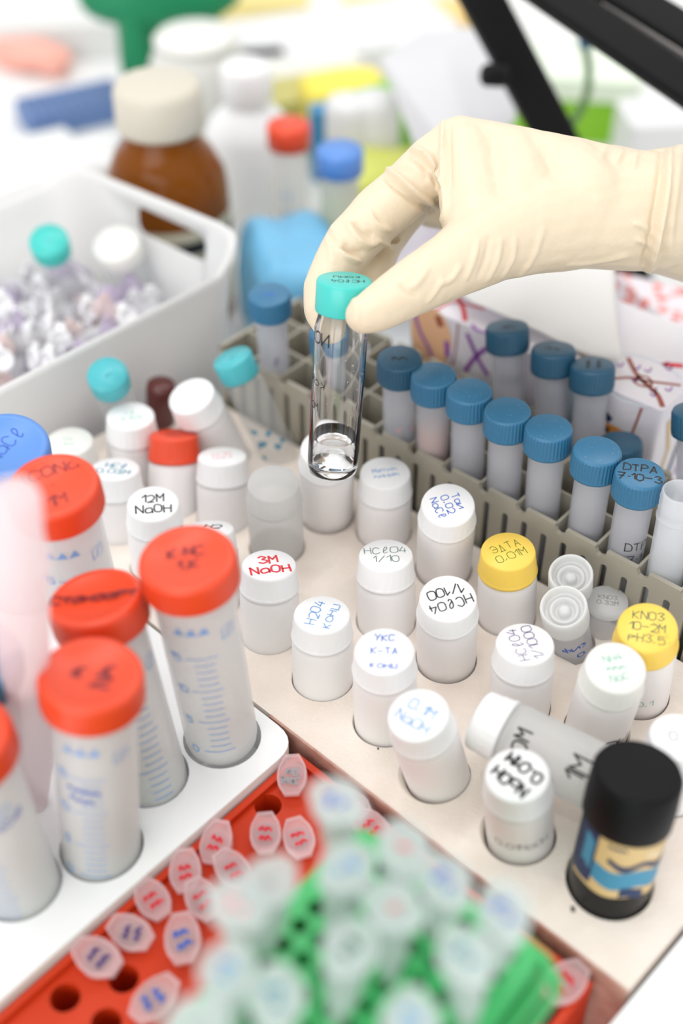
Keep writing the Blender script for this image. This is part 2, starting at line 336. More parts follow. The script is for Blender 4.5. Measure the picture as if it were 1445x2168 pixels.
c = MB(); c.lathe([(r*.9, .0610), (r*1.05, .0610), (r*1.07, .0618), (r*1.08, .070), (r*1.05, .0802), (r*.99, .082), (r*.93, .0817), (0, .0817)], 64); c.build('cap', BLACK, t)
# tilted glass vials with turquoise lids
def glassvial(cx, cy, zt, base, label, Ht=.055, rr=10.5, cap=None, zb=ZF, liquid=True, name='glass_vial', smudge=False):
    T, a, O = axis_from(cx, cy, zt, base, zb, Ht); M = frame(O, a); t = thing(name, label, 'vial', M); r = rr*mm
    b = MB(); b.lathe([(0, 0), (r*.85, 0), (r*.97, .0015), (r*.97, Ht-.012), (r*.8, Ht-.009)], 40)
    if smudge:
        for i in range(7): write(b, ['§'], random.uniform(2, 4)*mm, cyl(r*.985, random.uniform(.012, .03), random.uniform(-140, -40)), 1, random.uniform(0, 180), wd=1.2*mm)
    b.build('body', [clearmat('thin_clear_glass', (.75, .78, .79), .72, .08), INK['label']], t)
    c = MB(); c.lathe([(r*.8, Ht-.011), (r, Ht-.011), (r*1.02, Ht-.010), (r*1.02, Ht-.001), (r*.97, Ht), (0, Ht)], 48); write(c, ['§'], 4*mm, flat(Ht+.00006), 1, 60, wd=.3*mm); c.build('cap', [cap or TEALD, INK['teal']], t)
    return t
glassvial(226, 792, .104, (268, 905), 'glass vial with turquoise lid leaning by the white bin wall', rr=9.5, Ht=.05)
glassvial(490, 756, .108, (590, 960), 'glass vial with turquoise lid and blue spots, leaning against the grey rack', Ht=.066, rr=9.6, smudge=True)
t = MB(); t.lathe([(0, 0), (.0072, 0), (.0075, .001), (.0075, .021), (.007, .024), (0, .024)], 32); tag(t.build('brown_bottle', mat('dark_red_glass', (.10, .015, .012), .2), None, frame(G(340, 893, ZF), (.1, 0, 1))), 'small dark red-brown bottle between white vials by the bin', 'bottle')
# ------------------------------------------------------------------ foam block with holes
A1 = math.radians(-41); EA = Vector((math.cos(A1), math.sin(A1), 0)); EB = Vector((-EA.y, EA.x, 0))
PITCHR = .0204; RZ = .088
J8 = G(1092, 1063, RZ); R0 = J8-EA*PITCHR*9; R0.z = 0
K = G(1330, 2097, ZF); Lf = G(530, 1480, ZF); u = (Lf-K).normalized(); Kr = G(1445, 1958, ZF); v = (Kr-K).normalized(); Rend = K+v*.16
q0 = R0-EB*.004; q1 = q0+EA*.34; q0b = q0-EA*.03
ZB = .120; ZB2 = .104
Cb = G(532, 500, ZB); dn = (G(0, 790, ZB2)-G(520, 530, ZB2)); dn.z = 0; dn.normalize(); Fl = G(128, 322, ZB); df = (Fl-Cb).normalized()
Bo = Cb-Vector((-dn.y, dn.x, 0))*(.004 if Vector((-dn.y, dn.x, 0)).dot(df) > 0 else -.004)   # a line just outside the bin's near wall
def cross2(a, b): return a.x*b.y-a.y*b.x
def isect(P, d, Q, e): k = cross2(Q-P, e)/cross2(d, e); return P+d*k
Lend = isect(K, u, Bo, dn); Lend.z = ZF; Lb = isect(q0b, -EA, Bo, dn); Lb.z = ZF
poly = [K, Rend, q1, q0b, Lb, Lend]
fb = MB(); fb.prism([(p.x, p.y) for p in poly], 0, ZF); foam = fb.build('foam_block', FOAM)
cut = MB()
for M, r in holes:
    # where the vial axis crosses the top plane
    o = M.translation; a = M.col[2].xyz; k = (ZF-o.z)/a.z; P = o+a*k
    MM = frame(P, a)
    cut.lathe([(0, -k-.0005), (r, -k-.0005), (r, -.0018), (r*1.02, -.0008), (r*1.06, .0004), (r*1.2, .004), (0, .004)], 40, 0, MM)
co = cut.build('cutters', FOAM)
import bmesh
bm = bmesh.new(); bm.from_mesh(co.data); bmesh.ops.remove_doubles(bm, verts=bm.verts, dist=1e-6); bmesh.ops.recalc_face_normals(bm, faces=bm.faces); bm.to_mesh(co.data); bm.free()
md = foam.modifiers.new('b', 'BOOLEAN'); md.operation = 'DIFFERENCE'; md.solver = 'EXACT'; md.use_self = True; md.object = co
dg = bpy.context.evaluated_depsgraph_get(); me = bpy.data.meshes.new_from_object(foam.evaluated_get(dg)); foam.modifiers.clear(); foam.data = me
bpy.data.objects.remove(co)
tag(foam, 'cream foam block with round holes holding the white vials', 'foam block')
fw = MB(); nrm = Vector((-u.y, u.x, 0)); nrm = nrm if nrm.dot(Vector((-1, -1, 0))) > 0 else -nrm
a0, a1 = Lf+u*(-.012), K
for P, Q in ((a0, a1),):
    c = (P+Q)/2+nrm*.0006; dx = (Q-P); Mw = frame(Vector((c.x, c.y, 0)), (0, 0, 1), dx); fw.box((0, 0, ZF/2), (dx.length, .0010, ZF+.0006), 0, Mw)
w_ = fw.build('side_wall', RED_BOUNCE, foam); w_['label'] = 'thin plate along the block side, coloured as red bounce light'  # thin wall plate; its colour paints red bounce onto the foam side
sb = MB(); q_ = Vector((v.y, -v.x, 0)); A_ = K+q_*.002-v*.02; sb.prism([(p.x, p.y) for p in (A_, A_+v*.26, A_+v*.26+q_*.16, A_+q_*.16)], 0, ZF-.002)
tag(sb.build('white_slab', STYRO), 'plain white slab beside the foam block at the lower right corner', 'slab')
for P, s, a in ((G(1212, 1925, ZF), 1.3, 50), (G(800, 1585, ZF), .6, 10), (G(740, 1440, ZF), .5, 0)):
    sp = MB(); sp.add([(P.x+s*mm*math.cos(q)*(1 if i % 2 else .5), P.y+s*mm*math.sin(q), ZF+.0001) for i, q in enumerate(np.linspace(0, 6.28, 9)[:-1])], [list(range(8))], 0, False)
    sp.build('stain', mat('stain', (.10, .08, .07), .9), foam)
# ------------------------------------------------------------------ white polystyrene rack and its 50 ml tubes
ZS = .0545
falc = []
def grads(b, r, z0, z1, n, a0, mi, big=True):
    for k in range(n):
        z = z0+(z1-z0)*k/(n-1); L = 12*mm if k % 5 == 0 else 7.5*mm
        s = 8*mm if k % 5 == 0 else 3*mm
        ribbon(b, [(-s/1.6+L*j/6, 0) for j in range(7)], .48*mm, cyl(r, z, a0), mi)
        if k % 5 == 0: write(b, [str(k*1+0)[:2]], 3.6*mm, cyl(r, z, a0-36), mi, 0, wd=.5*mm)
def falcon(cx, cy, w, label, lines=(), ink='black', size=5, rot=0, base=None, cap=None, zt=None, col=None, side=None, ga=-95, rr=17, wd=.9, ribs=60, tri=True, group='large screw-cap tubes in the white rack'):
    if zt is None: zt = min(max(CZ+ray(cx, cy).z*FPX*rr*2*mm/w, .140), .162)
    T, a, O = axis_from(cx, cy, zt, base, ZS, .115); M = frame(O, a); falc.append(M)
    t = thing('centrifuge_tube', label, 'tube', M, group); r = .0143*rr/17
    b = MB(); b.lathe([(0, 0), (r*.22, .0006), (r*.35, .002), (r*.96, .0145), (r, .018), (r*1.01, .104)], 56)
    b.lathe([(r*.93, .104), (r*.92, .019), (r*.3, .004), (0, .003)], 48)
    grads(b, r*1.02, .024, .078, 16, ga, 1)
    if tri:
        for k in range(3):
            x = (k-1)*4.6*mm; mp = cyl(r*1.025, .0905, ga-5); b.add([mp((x-2.2*mm, 0)), mp((x+2.2*mm, 0)), mp((x+.5*mm, 3.8*mm))], [[0, 1, 2]], 1, False)
        mp = cyl(r*1.025, .087, ga+50); s = 2.6*mm
        ribbon(b, [(-s, -s), (s, -s), (s, s), (-s, s), (-s, -s)], .5*mm, mp, 1); ribbon(b, [(-s*.3, -s*.7), (s*.1, 0), (-s*.2, 0), (s*.5, s*.8)], .5*mm, mp, 1)
    if side: write(b, side[0], side[1]*mm, cyl(r*1.03, side[2], side[3]), 2, side[4], wd=.45*mm)
    b.build('body', [col or FALC, INK['grad'], INK['blue']], t)
    c = MB(); R = rr*mm
    def rm(rad, z, an, k): return rad*(1+.010*(1 if k % 2 else -1)) if .1035 < z < .1125 and ribs else rad
    c.lathe([(r, .104), (R*.98, .1028), (R*1.01, .1034), (R*1.01, .1040), (R, .1120), (R*.985, .1138), (R*.94, .115), (R*.80, .115), (R*.77, .1146), (0, .1146)], 144, 0, None, rm)
    if lines: write(c, lines, size*mm, flat(.11468 if max(len(l) for l in lines)*size < 30 else .1151), 1, rot, wd=wd*mm)
    c.build('cap', [cap or RED, INK[ink]], t)
    return t
falcon(110, 1026, 200, 'large tube with red lid marked AcONa 1M, rear of the white rack', ['ACONa', '·', '1M'], 'faded', 5.4, 22, base=(215, 1400), wd=.6, ga=-80)
falcon(395, 1180, 210, 'large tube with red lid, right end of the white rack', ['K·NC', '1.K'], 'faded', 4.2, 12, base=(470, 1560), wd=.9, ga=-88)
falcon(200, 1262, 203, 'large tube with red lid bearing one long dark word', ['Cтaнaapт'], 'faded', 4.4, 2, base=(315, 1640), wd=1.1, ga=-65)
falcon(192, 1424, 224, 'large tube with darker red lid and two dark smudges, nearest of the row', ['§', 'N§'], 'faded', 6, 80, base=(215, 1790), wd=1.3, side=(['§§§§', '§§§'], 3.4, .070, -100, -8))
falcon(-92, 1555, 226, 'large tube whose red lid is cut by the left edge', base=(40, 1870), side=(['bce'], 5, .082, -45, 10))
falcon(10, 940, 172, 'large tube with bright blue ribbed lid marked NaCl', ['NaCl'], 'blue', 5.5, 62, base=(60, 1250), cap=BLUEL, wd=.5, zt=.150)
falcon(-52, 1385, 200, 'large tube with teal blue lid just inside the left edge', cap=BLUEC, base=(-10, 1690), zt=.145, rr=15)
# tall pink tube
T = G(30, 1040, .228); B = G(70, 1700, ZS); a = (T-B).normalized(); L = (T-B).length; M = frame(B, a)
t = thing('pink_tube', 'tall pale pink see-through tube close to the camera at left edge', 'tube', M)
b = MB(); b.lathe([(0, 0), (.0055, .001), (.0080, .03), (.0085, L-.035), (.0092, L-.030), (.0092, L-.028), (.0076, L-.020), (.0074, L-.003), (.0065, L-.0008), (0, L)], 36); b.build('body', PINKT, t)
# block
ua = u.copy(); ub = Vector((math.cos(math.radians(-132)), math.sin(math.radians(-132)), 0)); Cn = isect(G(628, 1574, ZS), ub, Lf+nrm*.002, u); Cn.z = ZS; TL = (isect(Cn, ua, Bo, dn)-Cn).length-.002
def cornerpoly(C0, e1, l1, e2, l2, r=.006, n=6):
    pts = [C0+e1*l1]; 
    for k in range(n+1):
        t_ = k/n; p = C0+e1*r*(1-t_)**2+e2*r*t_**2; pts.append(p)
    pts += [C0+e2*l2, C0+e2*l2+e1*l1]; return [(p.x, p.y) for p in pts]
bp_ = cornerpoly(Cn, ua, TL, ub, .30, .012)
hl = []
for M in falc:
    o = M.translation; a = M.col[2].xyz; P = o+a*((ZS-o.z)/a.z); hl.append(circ(P.x, P.y, .0155, 36))
b = MB(); b.prism(bp_, 0, ZS-.02); vs, fs = plate(bp_, hl, ZS-.02, ZS); b.add(vs, fs, 0, False)
tag(b.build('tube_rack', STYRO), 'white polystyrene block holding the large red-lidded tubes', 'rack')
# ------------------------------------------------------------------ grey rack and blue capped tubes
NC, NR = 16, 3
Mr = frame(Vector((R0.x, R0.y, 0)), (0, 0, 1), EA)
t = thing('grey_rack', 'grey-beige slotted plastic rack holding blue-capped tubes', 'rack', Mr)
zb = .006; outl = []; Lr = NC*PITCHR
outl = [(0, zb), (Lr, zb)]
for k in range(NC, 0, -1):
    x1 = k*PITCHR; x0 = x1-PITCHR
    outl.append((x1, RZ))
    outl.append((x0+.0062, RZ)); outl += [(x0+.0034+.0028*math.cos(q), RZ-.0008-.0034*math.sin(q)) for q in (0.3, .9, 1.57, 2.2, 2.85)]; outl.append((x0+.0006, RZ))
slots = []
for k in range(NC*2):
    x = (k+.5)*PITCHR/2+.001; top = RZ-(.0085 if k % 2 else .0075); slots.append(rrect(x-.0016, .012, x+.0016, top, .0014, 3))
vs, fs = plate(outl, slots, -.0011, .0011)
Rx = Matrix(((1, 0, 0, 0), (0, 0, -1, 0), (0, 1, 0, 0), (0, 0, 0, 1)))
b = MB(); b.add(vs, fs, 0, False, Rx); b.build('front_panel', RACK, t)
b = MB(); b.add(vs, fs, 0, False, Matrix.Translation((0, NR*PITCHR, 0)) @ Rx); b.build('back_panel', RACK, t)
b = MB()
for k in range(NC+1): b.box((k*PITCHR, NR*PITCHR/2, (zb+RZ-.0012)/2), (.0013 if 0 < k < NC else .002, NR*PITCHR-.002, RZ-.0012-zb))
for k in range(1, NR): b.box((NC*PITCHR/2, k*PITCHR, (zb+RZ-.0010)/2), (NC*PITCHR, .0013, RZ-.001-zb))
b.build('dividers', RACK, t)
b = MB(); b.box((NC*PITCHR/2, NR*PITCHR/2, .003), (NC*PITCHR, NR*PITCHR, .006)); b.build('base', RACK, t)
def bluetube(cell, row, px, label, lines=(), size=4, rot=0, dark=False, powder=False, open_=False, side=None, z=.127, ink='black', bx=0, by=0, bl=None):
    """cell/row in the rack; px = image point of the cap centre, used for the lean"""
    Bp = Mr @ Vector(((cell+.5)*PITCHR+bx, (row+.5)*PITCHR+by, .018))
    T = G(px[0], px[1], z); a = (T-Bp).normalized(); L = (T-Bp).length
    M = frame(Bp, a); t = thing('screw_cap_tube', label, 'tube', M, 'tubes in the grey rack'); r = .0076
    zc = L-.0105 if not open_ else L
    b = MB(); b.lathe([(0, 0), (r*.5, .0008), (r*.85, .004), (r*.97, .010), (r, .014), (r*1.01, zc-(0 if not open_ else .014))]+([(r*1.0, L-.0138), (r*1.08, L-.0135), (r*1.08, L-.0125), (r*.99, L-.012), (r*.99, L-.010), (r*1.05, L-.0095), (r*1.0, L-.008), (r*1.05, L-.0065), (r*1.0, L-.005), (r*1.05, L-.0035), (r*1.0, L-.002), (r*1.0, L-.0004), (r*.95, L), (r*.88, L), (r*.86, L-.006), (r*.86, .02)] if open_ else []), 40)
    if not open_: b.lathe([(r*.88, zc), (r*.88, .012), (0, .003)], 32)
    if side: write(b, side[0], side[1]*mm, cyl(r*1.03, L-side[2], side[3]), 1, side[4], wd=.35*mm, lead=1.7)
    b.build('body', [TUBED if not open_ else TUBE, INK[side[5] if side else 'black']], t)
    if powder:
        p = MB(); p.lathe([(0, .004), (r*.7, .006), (r*.86, .012), (r*.87, L-.030), (r*.6, L-.0265), (r*.2, L-.027), (0, L-.0268)], 32); o = p.build('powder', bump(mat('peach_powder', (.86, .48, .33), .9), 500, .5), t); o['label'] = 'pale peach powder'
    if not open_:
        c = MB(); R = .0101
        def rm(rad, zz, an, k): return rad*(1+(.030 if (k//2) % 2 else -.018)) if zc+.0006 < zz < L-.0014 else rad
        c.lathe([(r, zc-.0008), (R*1.0, zc-.001), (R*1.015, zc-.0004), (R*1.01, zc+.0005), (R*.995, zc+.0009), (R*.985, L-.0016), (R*.985, L-.0009), (R*.95, L-.0002), (R*.90, L), (0, L)], 160, 0, None, rm)
        for _ in range(26 if not dark else 4):
            q = random.uniform(0, 6.28); d = R*.85*math.sqrt(random.random()); s = random.uniform(.06, .16)*mm
            c.add([(d*math.cos(q)+s*math.cos(w), d*math.sin(q)+s*math.sin(w), L+.00006) for w in (0, 1.5, 3, 4.6)], [[0, 1, 2, 3]], 2, False)
        if lines: write(c, lines, size*mm, flat(L+.00007), 1, rot, wd=(size*.13)*mm)
        c.build('cap', [BLUED if dark else BLUEC, INK[ink], INK['lblue2']], t)
    return t
bluetube(1, 0, (570, 622), 'blue-capped tube alone at the far left of the grey rack', ['§§'], 3.4, 10, ink='blue', z=.130, side=(['§§'], 3, .035, -80, 80, 'purple'))
bluetube(3, 0, (700, 700), 'blue-capped tube behind the held glass vial and the fingertip', z=.124)
bluetube(5, 0, (845, 757), 'dark-topped blue-capped tube with red writing, first right of the held vial', ['§§'], 4, 0, True, side=(['§', '§'], 4, .036, -70, 80, 'pink'), z=.128)
bluetube(6, 0, (917, 792), 'blue-capped tube holding peach powder', powder=True)
bluetube(7, 0, (993, 826), 'plain blue-capped tube right of the powder tube')
bluetube(8, 0, (1074, 868), 'plain blue-capped tube fourth along the front row of full tubes')
bluetube(9, 0, (1161, 904), 'plain blue-capped tube with white specks, in the middle of the front row')
bluetube(10, 0, (1264, 953), 'blue-capped tube with many white specks, left of the DTPA tube')
bluetube(11, 0, (1354, 1001), 'blue-capped tube marked DTPA 7.10-3 in black', ['DTPA', '7·10-3'], 4.0, -12, side=(['DTP', '7·1'], 4.2, .038, -72, 0, 'black'))
bluetube(12, 0, (1442, 1040), 'open threaded tube without a cap at the right edge', open_=True, z=.128)
bluetube(7, 2, (1073, 690), 'dark blue-capped tube at the back with grey letters on its body', ['§'], 6, 20, True, z=.124, side=(['CaK'], 4, .024, -85, 0, 'grey'))
bluetube(8, 2, (1171, 737), 'dark blue-capped tube at the back, middle of three', ['§§'], 4, -40, True, z=.122)
bluetube(9, 2, (1254, 771), 'dark blue-capped tube at the back with heavy black scribble on its cap', ['§§§', '§§§'], 3.4, 80, True, z=.122)
bluetube(10, 2, (1312, 935), 'blue-capped tube sunk low behind the DTPA tube', z=.098, dark=True)
bluetube(12, 2, (1472, 866), 'dark blue cap of a tube cut by the right edge', z=.124, dark=True)
# ------------------------------------------------------------------ red rack and microtubes
ZR = .050
Cr = isect(G(646, 1580, ZR), ub, Lf+nrm*.004, u); Cr.z = ZR; e1 = -u; e2 = ub.copy()
L1 = (G(1262, 2075, ZR)-Cr).length; L2 = .19
def quad(o, a, la, b, lb, ins):
    p = [o+a*ins+b*ins, o+a*(la-ins)+b*ins, o+a*(la-ins)+b*(lb-ins), o+a*ins+b*(lb-ins)]; return [(q.x, q.y) for q in p]
redtubes = [(617, 1640, 68, 'grey', 0, 'black letters, alone in the far corner of the red rack'), (561, 1762, 68, 'red', 3, 'red scribble, second nearest the far corner'), (456, 1782, 72, 'red', -12, 'red scribble, against the left rim'), (391, 1842, 72, 'red', 5, 'red marks, leaning over the left rim'),
 (322, 1902, 74, 'red', 35, 'dark red marks, middle of the left rim'), (276, 1972, 80, 'purple', 62, 'dark violet scribble'), (205, 2024, 84, 'purple', 60, 'black and purple scribble, nearest the camera on the left rim'), (492, 1838, 70, 'red', 40, 'small red mark in the second row'), (428, 1902, 74, 'red', 30, 'dull red mark beside the green rack'),
 (385, 1985, 84, 'blue', 8, 'bold blue blot'), (325, 2112, 90, 'blue', -40, 'blue and violet blot, at the bottom of the frame'), (632, 1772, 70, 'red', 15, 'red spots, behind the blue-scribbled tall one'), (784, 1748, 76, 'red', 45, 'red smear, beside the foam wall'), (1196, 2078, 88, 'red', -50, 'plain pink lid, alone in the right corner of the red rack'), (742, 1700, 60, 'pink', 50, 'pale lid, wedged at the foam wall')]
empt = [(567, 1706), (517, 1766), (138, 2112), (262, 2072), (225, 2165), (1150, 2140), (1090, 2000), (930, 1870)]
hl = []
for x, y, *_ in redtubes: p = G(x, y+6, ZR-.003); hl.append((p.x, p.y))
for x, y in empt: p = G(x, y, ZR-.003); hl.append((p.x, p.y))
ok = []
inn = quad(Cr, e1, L1, e2, L2, .0062)
def inside(p, poly):
    s = [((poly[(i+1) % 4][0]-poly[i][0])*(p[1]-poly[i][1])-(poly[(i+1) % 4][1]-poly[i][1])*(p[0]-poly[i][0])) for i in range(4)]
    return all(q < 0 for q in s) or all(q > 0 for q in s)
for p in hl:
    if inside(p, inn) and all((p[0]-q[0])**2+(p[1]-q[1])**2 > .0108**2 for q in ok): ok.append(p)
b = MB(); vs, fs = plate(quad(Cr, e1, L1, e2, L2, .0015), [circ(x, y, .0053) for x, y in ok], ZR-.005, ZR-.003); b.add(vs, fs, 0, False)
t = thing('red_rack', 'red plastic microtube rack with round holes in the lower foreground', 'rack', Vector((Cr.x, Cr.y, 0)))
o = b.build('top_plate', RED2); o.parent = t; o.matrix_parent_inverse = Matrix.Translation((-Cr.x, -Cr.y, 0))
b = MB()
out = quad(Cr, e1, L1, e2, L2, 0); ii = quad(Cr, e1, L1, e2, L2, .0028)
for i in range(4):
    j = (i+1) % 4
    ring = [(out[i], out[j], ii[j], ii[i])]
    b.prism([out[i], out[j], ii[j], ii[i]], 0.0, ZR)
for (x, y) in ok:
    b.lathe([(.0053, -.0), (.0053, .030)], 20, 0, Matrix.Translation((x, y, ZR-.035)))
o = b.build('frame', RED2); o.parent = t; o.matrix_parent_inverse = Matrix.Translation((-Cr.x, -Cr.y, 0))
bv = o.modifiers.new('bev', 'BEVEL'); bv.width = .0008; bv.segments = 2
b = MB(); b.prism(quad(Cr, e1, L1, e2, L2, .001), .0, .002); o = b.build('base', RED2); o.parent = t; o.matrix_parent_inverse = Matrix.Translation((-Cr.x, -Cr.y, 0))
def microtube(P, s, rot, label, ink, group, hexlid, body, tilt=(0, 0), nm='microtube', words=('§', '§')):
    ax = Vector((tilt[0], tilt[1], 1)); M = frame(P, ax, (math.cos(math.radians(rot)), math.sin(math.radians(rot)), 0)) @ Matrix.Translation((0, 0, -.039*s)) @ Matrix.Scale(s, 4)
    t = thing(nm, label, 'tube', M, group)
    b = MB(); b.lathe([(0, 0), (.0012, .0003), (.0018, .0012), (.0048, .019), (.0050, .021), (.0052, .034), (.0064, .0345), (.0064, .0365), (.0052, .037)], 28); b.lathe([(.0046, .036), (.0044, .022), (.0010, .002)], 20); b.build('body', body, t)
    c = MB()
    if hexlid:
        ol = [(3.0, 9.6), (5.6, 4.6), (6.2, 2), (6.2, -2), (5.6, -4.6), (3.0, -9.0), (-3.0, -9.0), (-5.6, -4.6), (-6.2, -2), (-6.2, 2), (-5.6, 4.6), (-3.0, 9.6)]
    else:
        ol = [(7*math.cos(a), 7*math.sin(a)) for a in np.linspace(0, 2*PI, 33)[:-1]]; ol = [(x, y) if y > -6.2 else (x*1.0, -8.6) for x, y in ol]; ol = [(x, y) if y < 6 else (x, 8.2) for x, y in ol]
    ol = [(x*mm, y*mm) for x, y in ol]; c.prism(ol, .0368, .0381)
    n = len(ol); vs = []
    for (sx, z) in ((1.0, .0381), (1.0, .0390), (.86, .0390), (.84, .0381)):
        vs += [(x*sx, y*sx, z) for x, y in ol]
    c.add(vs, [[r*n+i, r*n+(i+1) % n, (r+1)*n+(i+1) % n, (r+1)*n+i] for r in range(3) for i in range(n)], 0, False)
    write(c, list(words), 2.9*mm, flat(.0383), 1, random.uniform(-20, 20), wd=(.75 if hexlid else .55)*mm, jit=.6)
    c.build('lid', [body, INK[ink]], t); return t
for x, y, w, ink, rot, lab in redtubes:
    P = G(x, y, ZR+.0035); microtube(P, .92 if w < 82 else 1.0, rot, 'red-rack microtube: '+lab, ink, 'microtubes in the red rack', True, EPPP, (random.uniform(-.12, .05), random.uniform(-.22, -.02)), words=('60', 'NaC') if ink == 'grey' else ('§§', '§§'))
# green racks
ZG = .134
Cg = G(757, 1742, ZG); pg = G(1158, 2010, ZG); g1 = (pg-Cg).normalized(); g2 = Vector((g1.y, -g1.x, 0)); GL1 = (pg-Cg).length; GL2 = .135
t = thing('green_rack', 'bright green microtube rack raised above the red rack in the foreground', 'rack', Vector((Cg.x, Cg.y, 0)))
Cgz = Vector((Cg.x, Cg.y, 0))
def gpoly(ins, r=.006):
    a = Cgz+g1*ins+g2*ins; l1 = GL1-2*ins; l2 = GL2-2*ins; M = Matrix((g1, g2, Vector((0, 0, 1)))).transposed()
    return [((a+M @ Vector((x, y, 0))).x, (a+M @ Vector((x, y, 0))).y) for x, y in rrect(0, 0, l1, l2, r)]
greentubes = [(712, 1692, 'blue', 'with a bold blue scribble, farthest of the raised ones'), (735, 1832, 'lightblue', 'with a pale blue-green mark below the blue-scribbled one'), (855, 1792, 'red', 'with a small dull red mark near the foam wall'), (942, 1862, 'blue', 'with a small violet-blue mark near the foam wall'), (1068, 1925, 'blue', 'with a faint blue mark at the right end'),
 (832, 1915, 'red', 'with a pink ring and green centre, middle of the rack'), (572, 1862, 'grey', 'with a grey dot, left of the blue-green one'), (742, 2002, 'green', 'with a dark green scribble, centre of the rack'), (984, 2018, 'teal', 'large and pale with a teal centre, nearest the right end'), (480, 2050, 'lightblue', 'with pale blue lines at the lower left'),
 (585, 2108, 'teal', 'with a faint green mark at the bottom'), (868, 2160, 'lightblue', 'cut by the bottom edge right of centre'), (500, 1912, 'pink', 'with a faint rosy mark at the left'), (410, 2170, 'grey', 'cut by the bottom edge at the left')]
gh = []
for i in range(12):
    for j in range(18):
        q = Cgz+g1*(.008+i*.0072)+g2*(.008+j*.0072)
        if .006+i*.0072 < GL1-.006 and .006+j*.0072 < GL2-.006: gh.append((q.x, q.y))
vs, fs = plate(gpoly(0), [circ(x, y, .0026, 14) for x, y in gh], ZG-.0015, ZG)
def addg(mb, name):
    o = mb.build(name, GREEN); o.parent = t; o.matrix_parent_inverse = Matrix.Translation(-Cgz); return o
b = MB(); b.add(vs, fs, 0, False); addg(b, 'top_plate')
b = MB()
for z0, z1, g in ((ZG-.008, ZG-.001, .0003), (ZG-.011, ZG-.008, -.0035), (ZG-.018, ZG-.011, -.0010), (ZG-.022, ZG-.018, -.0060), (ZG-.027, ZG-.022, -.0028), (ZR+.0002, ZG-.027, -.0028)):
    o_ = gpoly(g); i_ = gpoly(g+.0022); n = len(o_)
    vs = [(x, y, z0) for x, y in o_]+[(x, y, z1) for x, y in o_]+[(x, y, z1) for x, y in i_]+[(x, y, z0) for x, y in i_]
    b.add(vs, [[r_*n+k, r_*n+(k+1) % n, ((r_+1) % 4)*n+(k+1) % n, ((r_+1) % 4)*n+k] for r_ in range(4) for k in range(n)], 0, False)
addg(b, 'walls')
b = MB(); b.prism(gpoly(.002), ZG-.022, ZG-.020); addg(b, 'inner_shelf')
for x, y, ink, lab in greentubes:
    microtube(G(x, y, .170), 1.0, random.uniform(-60, 60), 'green-rack microtube '+lab, ink, 'microtubes in the green rack', False, EPP, (random.uniform(-.1, .1), random.uniform(-.15, .1)), words=('§§', '§') if ink not in ('red', 'grey') else ('§',))
# ------------------------------------------------------------------ white bin with a jumble of small tubes
LN, LF = .34, (Fl-Cb).length
def binloop(ins, z, r=.024):
    pts = []; c = [Cb+(dn+df)*ins, Cb+dn*(LN-ins)+df*ins, Cb+dn*(LN-ins)+df*(LF-ins), Cb+dn*ins+df*(LF-ins)]
    for i in range(4):
        p, a, q = c[i], c[i-1], c[(i+1) % 4]; d0 = (a-p).normalized(); d1 = (q-p).normalized()
        for k in range(9):
            t_ = k/8; pt = p+d0*r*(1-t_)**2+d1*r*t_**2; al = (pt-Cb).dot(dn); zz = z-(ZB-ZB2)*min(1, max(0, (al-.006)/.022))*(z/ZB); pts.append((pt.x, pt.y, zz))
    return pts
b = MB(); n = 36; loops = [binloop(.012, .001), binloop(.009, .004), binloop(.0016, ZB-.006), binloop(-.0005, ZB-.0055), binloop(-.0008, ZB-.001), binloop(.0002, ZB), binloop(.0022, ZB), binloop(.003, ZB-.001), binloop(.0115, .004)]
vs = [p for l in loops for p in l]
b.add(vs, [[r_*n+k, r_*n+(k+1) % n, (r_+1)*n+(k+1) % n, (r_+1)*n+k] for r_ in range(len(loops)-1) for k in range(n)]+[list(range(n))[::-1], [(len(loops)-1)*n+k for k in range(n)]], 0, True)
bn = b.build('storage_bin', BINM)
def onfar(x, y):
    d = ray(x, y); nn = Vector((-df.y, df.x, 0)); k = (Cb-CAM).dot(nn)/d.dot(nn); return CAM+d*k
hc = onfar(372, 490)
c_ = MB(); sl = rrect(-.027, -.0085, .027, .0085, .006); c_.prism(sl, -.03, .03)
Mh = Matrix((df, Vector((0, 0, 1)), df.cross(Vector((0, 0, 1))))).transposed().to_4x4(); Mh.translation = hc
co = c_.build('cutter', BINM, None, Mh)
bm = bmesh.new(); bm.from_mesh(bn.data); bmesh.ops.recalc_face_normals(bm, faces=bm.faces); bm.to_mesh(bn.data); bm.free()
bm = bmesh.new(); bm.from_mesh(co.data); bmesh.ops.recalc_face_normals(bm, faces=bm.faces); bm.to_mesh(co.data); bm.free()
md = bn.modifiers.new('b', 'BOOLEAN'); md.operation = 'DIFFERENCE'; md.solver = 'EXACT'; md.object = co
dg = bpy.context.evaluated_depsgraph_get(); me = bpy.data.meshes.new_from_object(bn.evaluated_get(dg)); bn.modifiers.clear(); bn.data = me
bpy.data.objects.remove(co)
tag(bn, 'white plastic storage bin with a handle slot, full of small tubes', 'bin')
def binpt(a, c_, z): return Cb+dn*a+df*c_+Vector((0, 0, z-ZB))
hm = MB(); nx, ny = 30, 16; vs = []
for i in range(nx+1):
    for j in range(ny+1):
        a, c2 = .014+(LN-.028)*i/nx, .014+(LF-.028)*j/ny; p = binpt(a, c2, 0); z = .052+.006*noise.noise(p*60)+.012*noise.noise(p*14)
        vs.append((p.x, p.y, z))
hm.add(vs, [[i*(ny+1)+j, (i+1)*(ny+1)+j, (i+1)*(ny+1)+j+1, i*(ny+1)+j+1] for i in range(nx) for j in range(ny)])
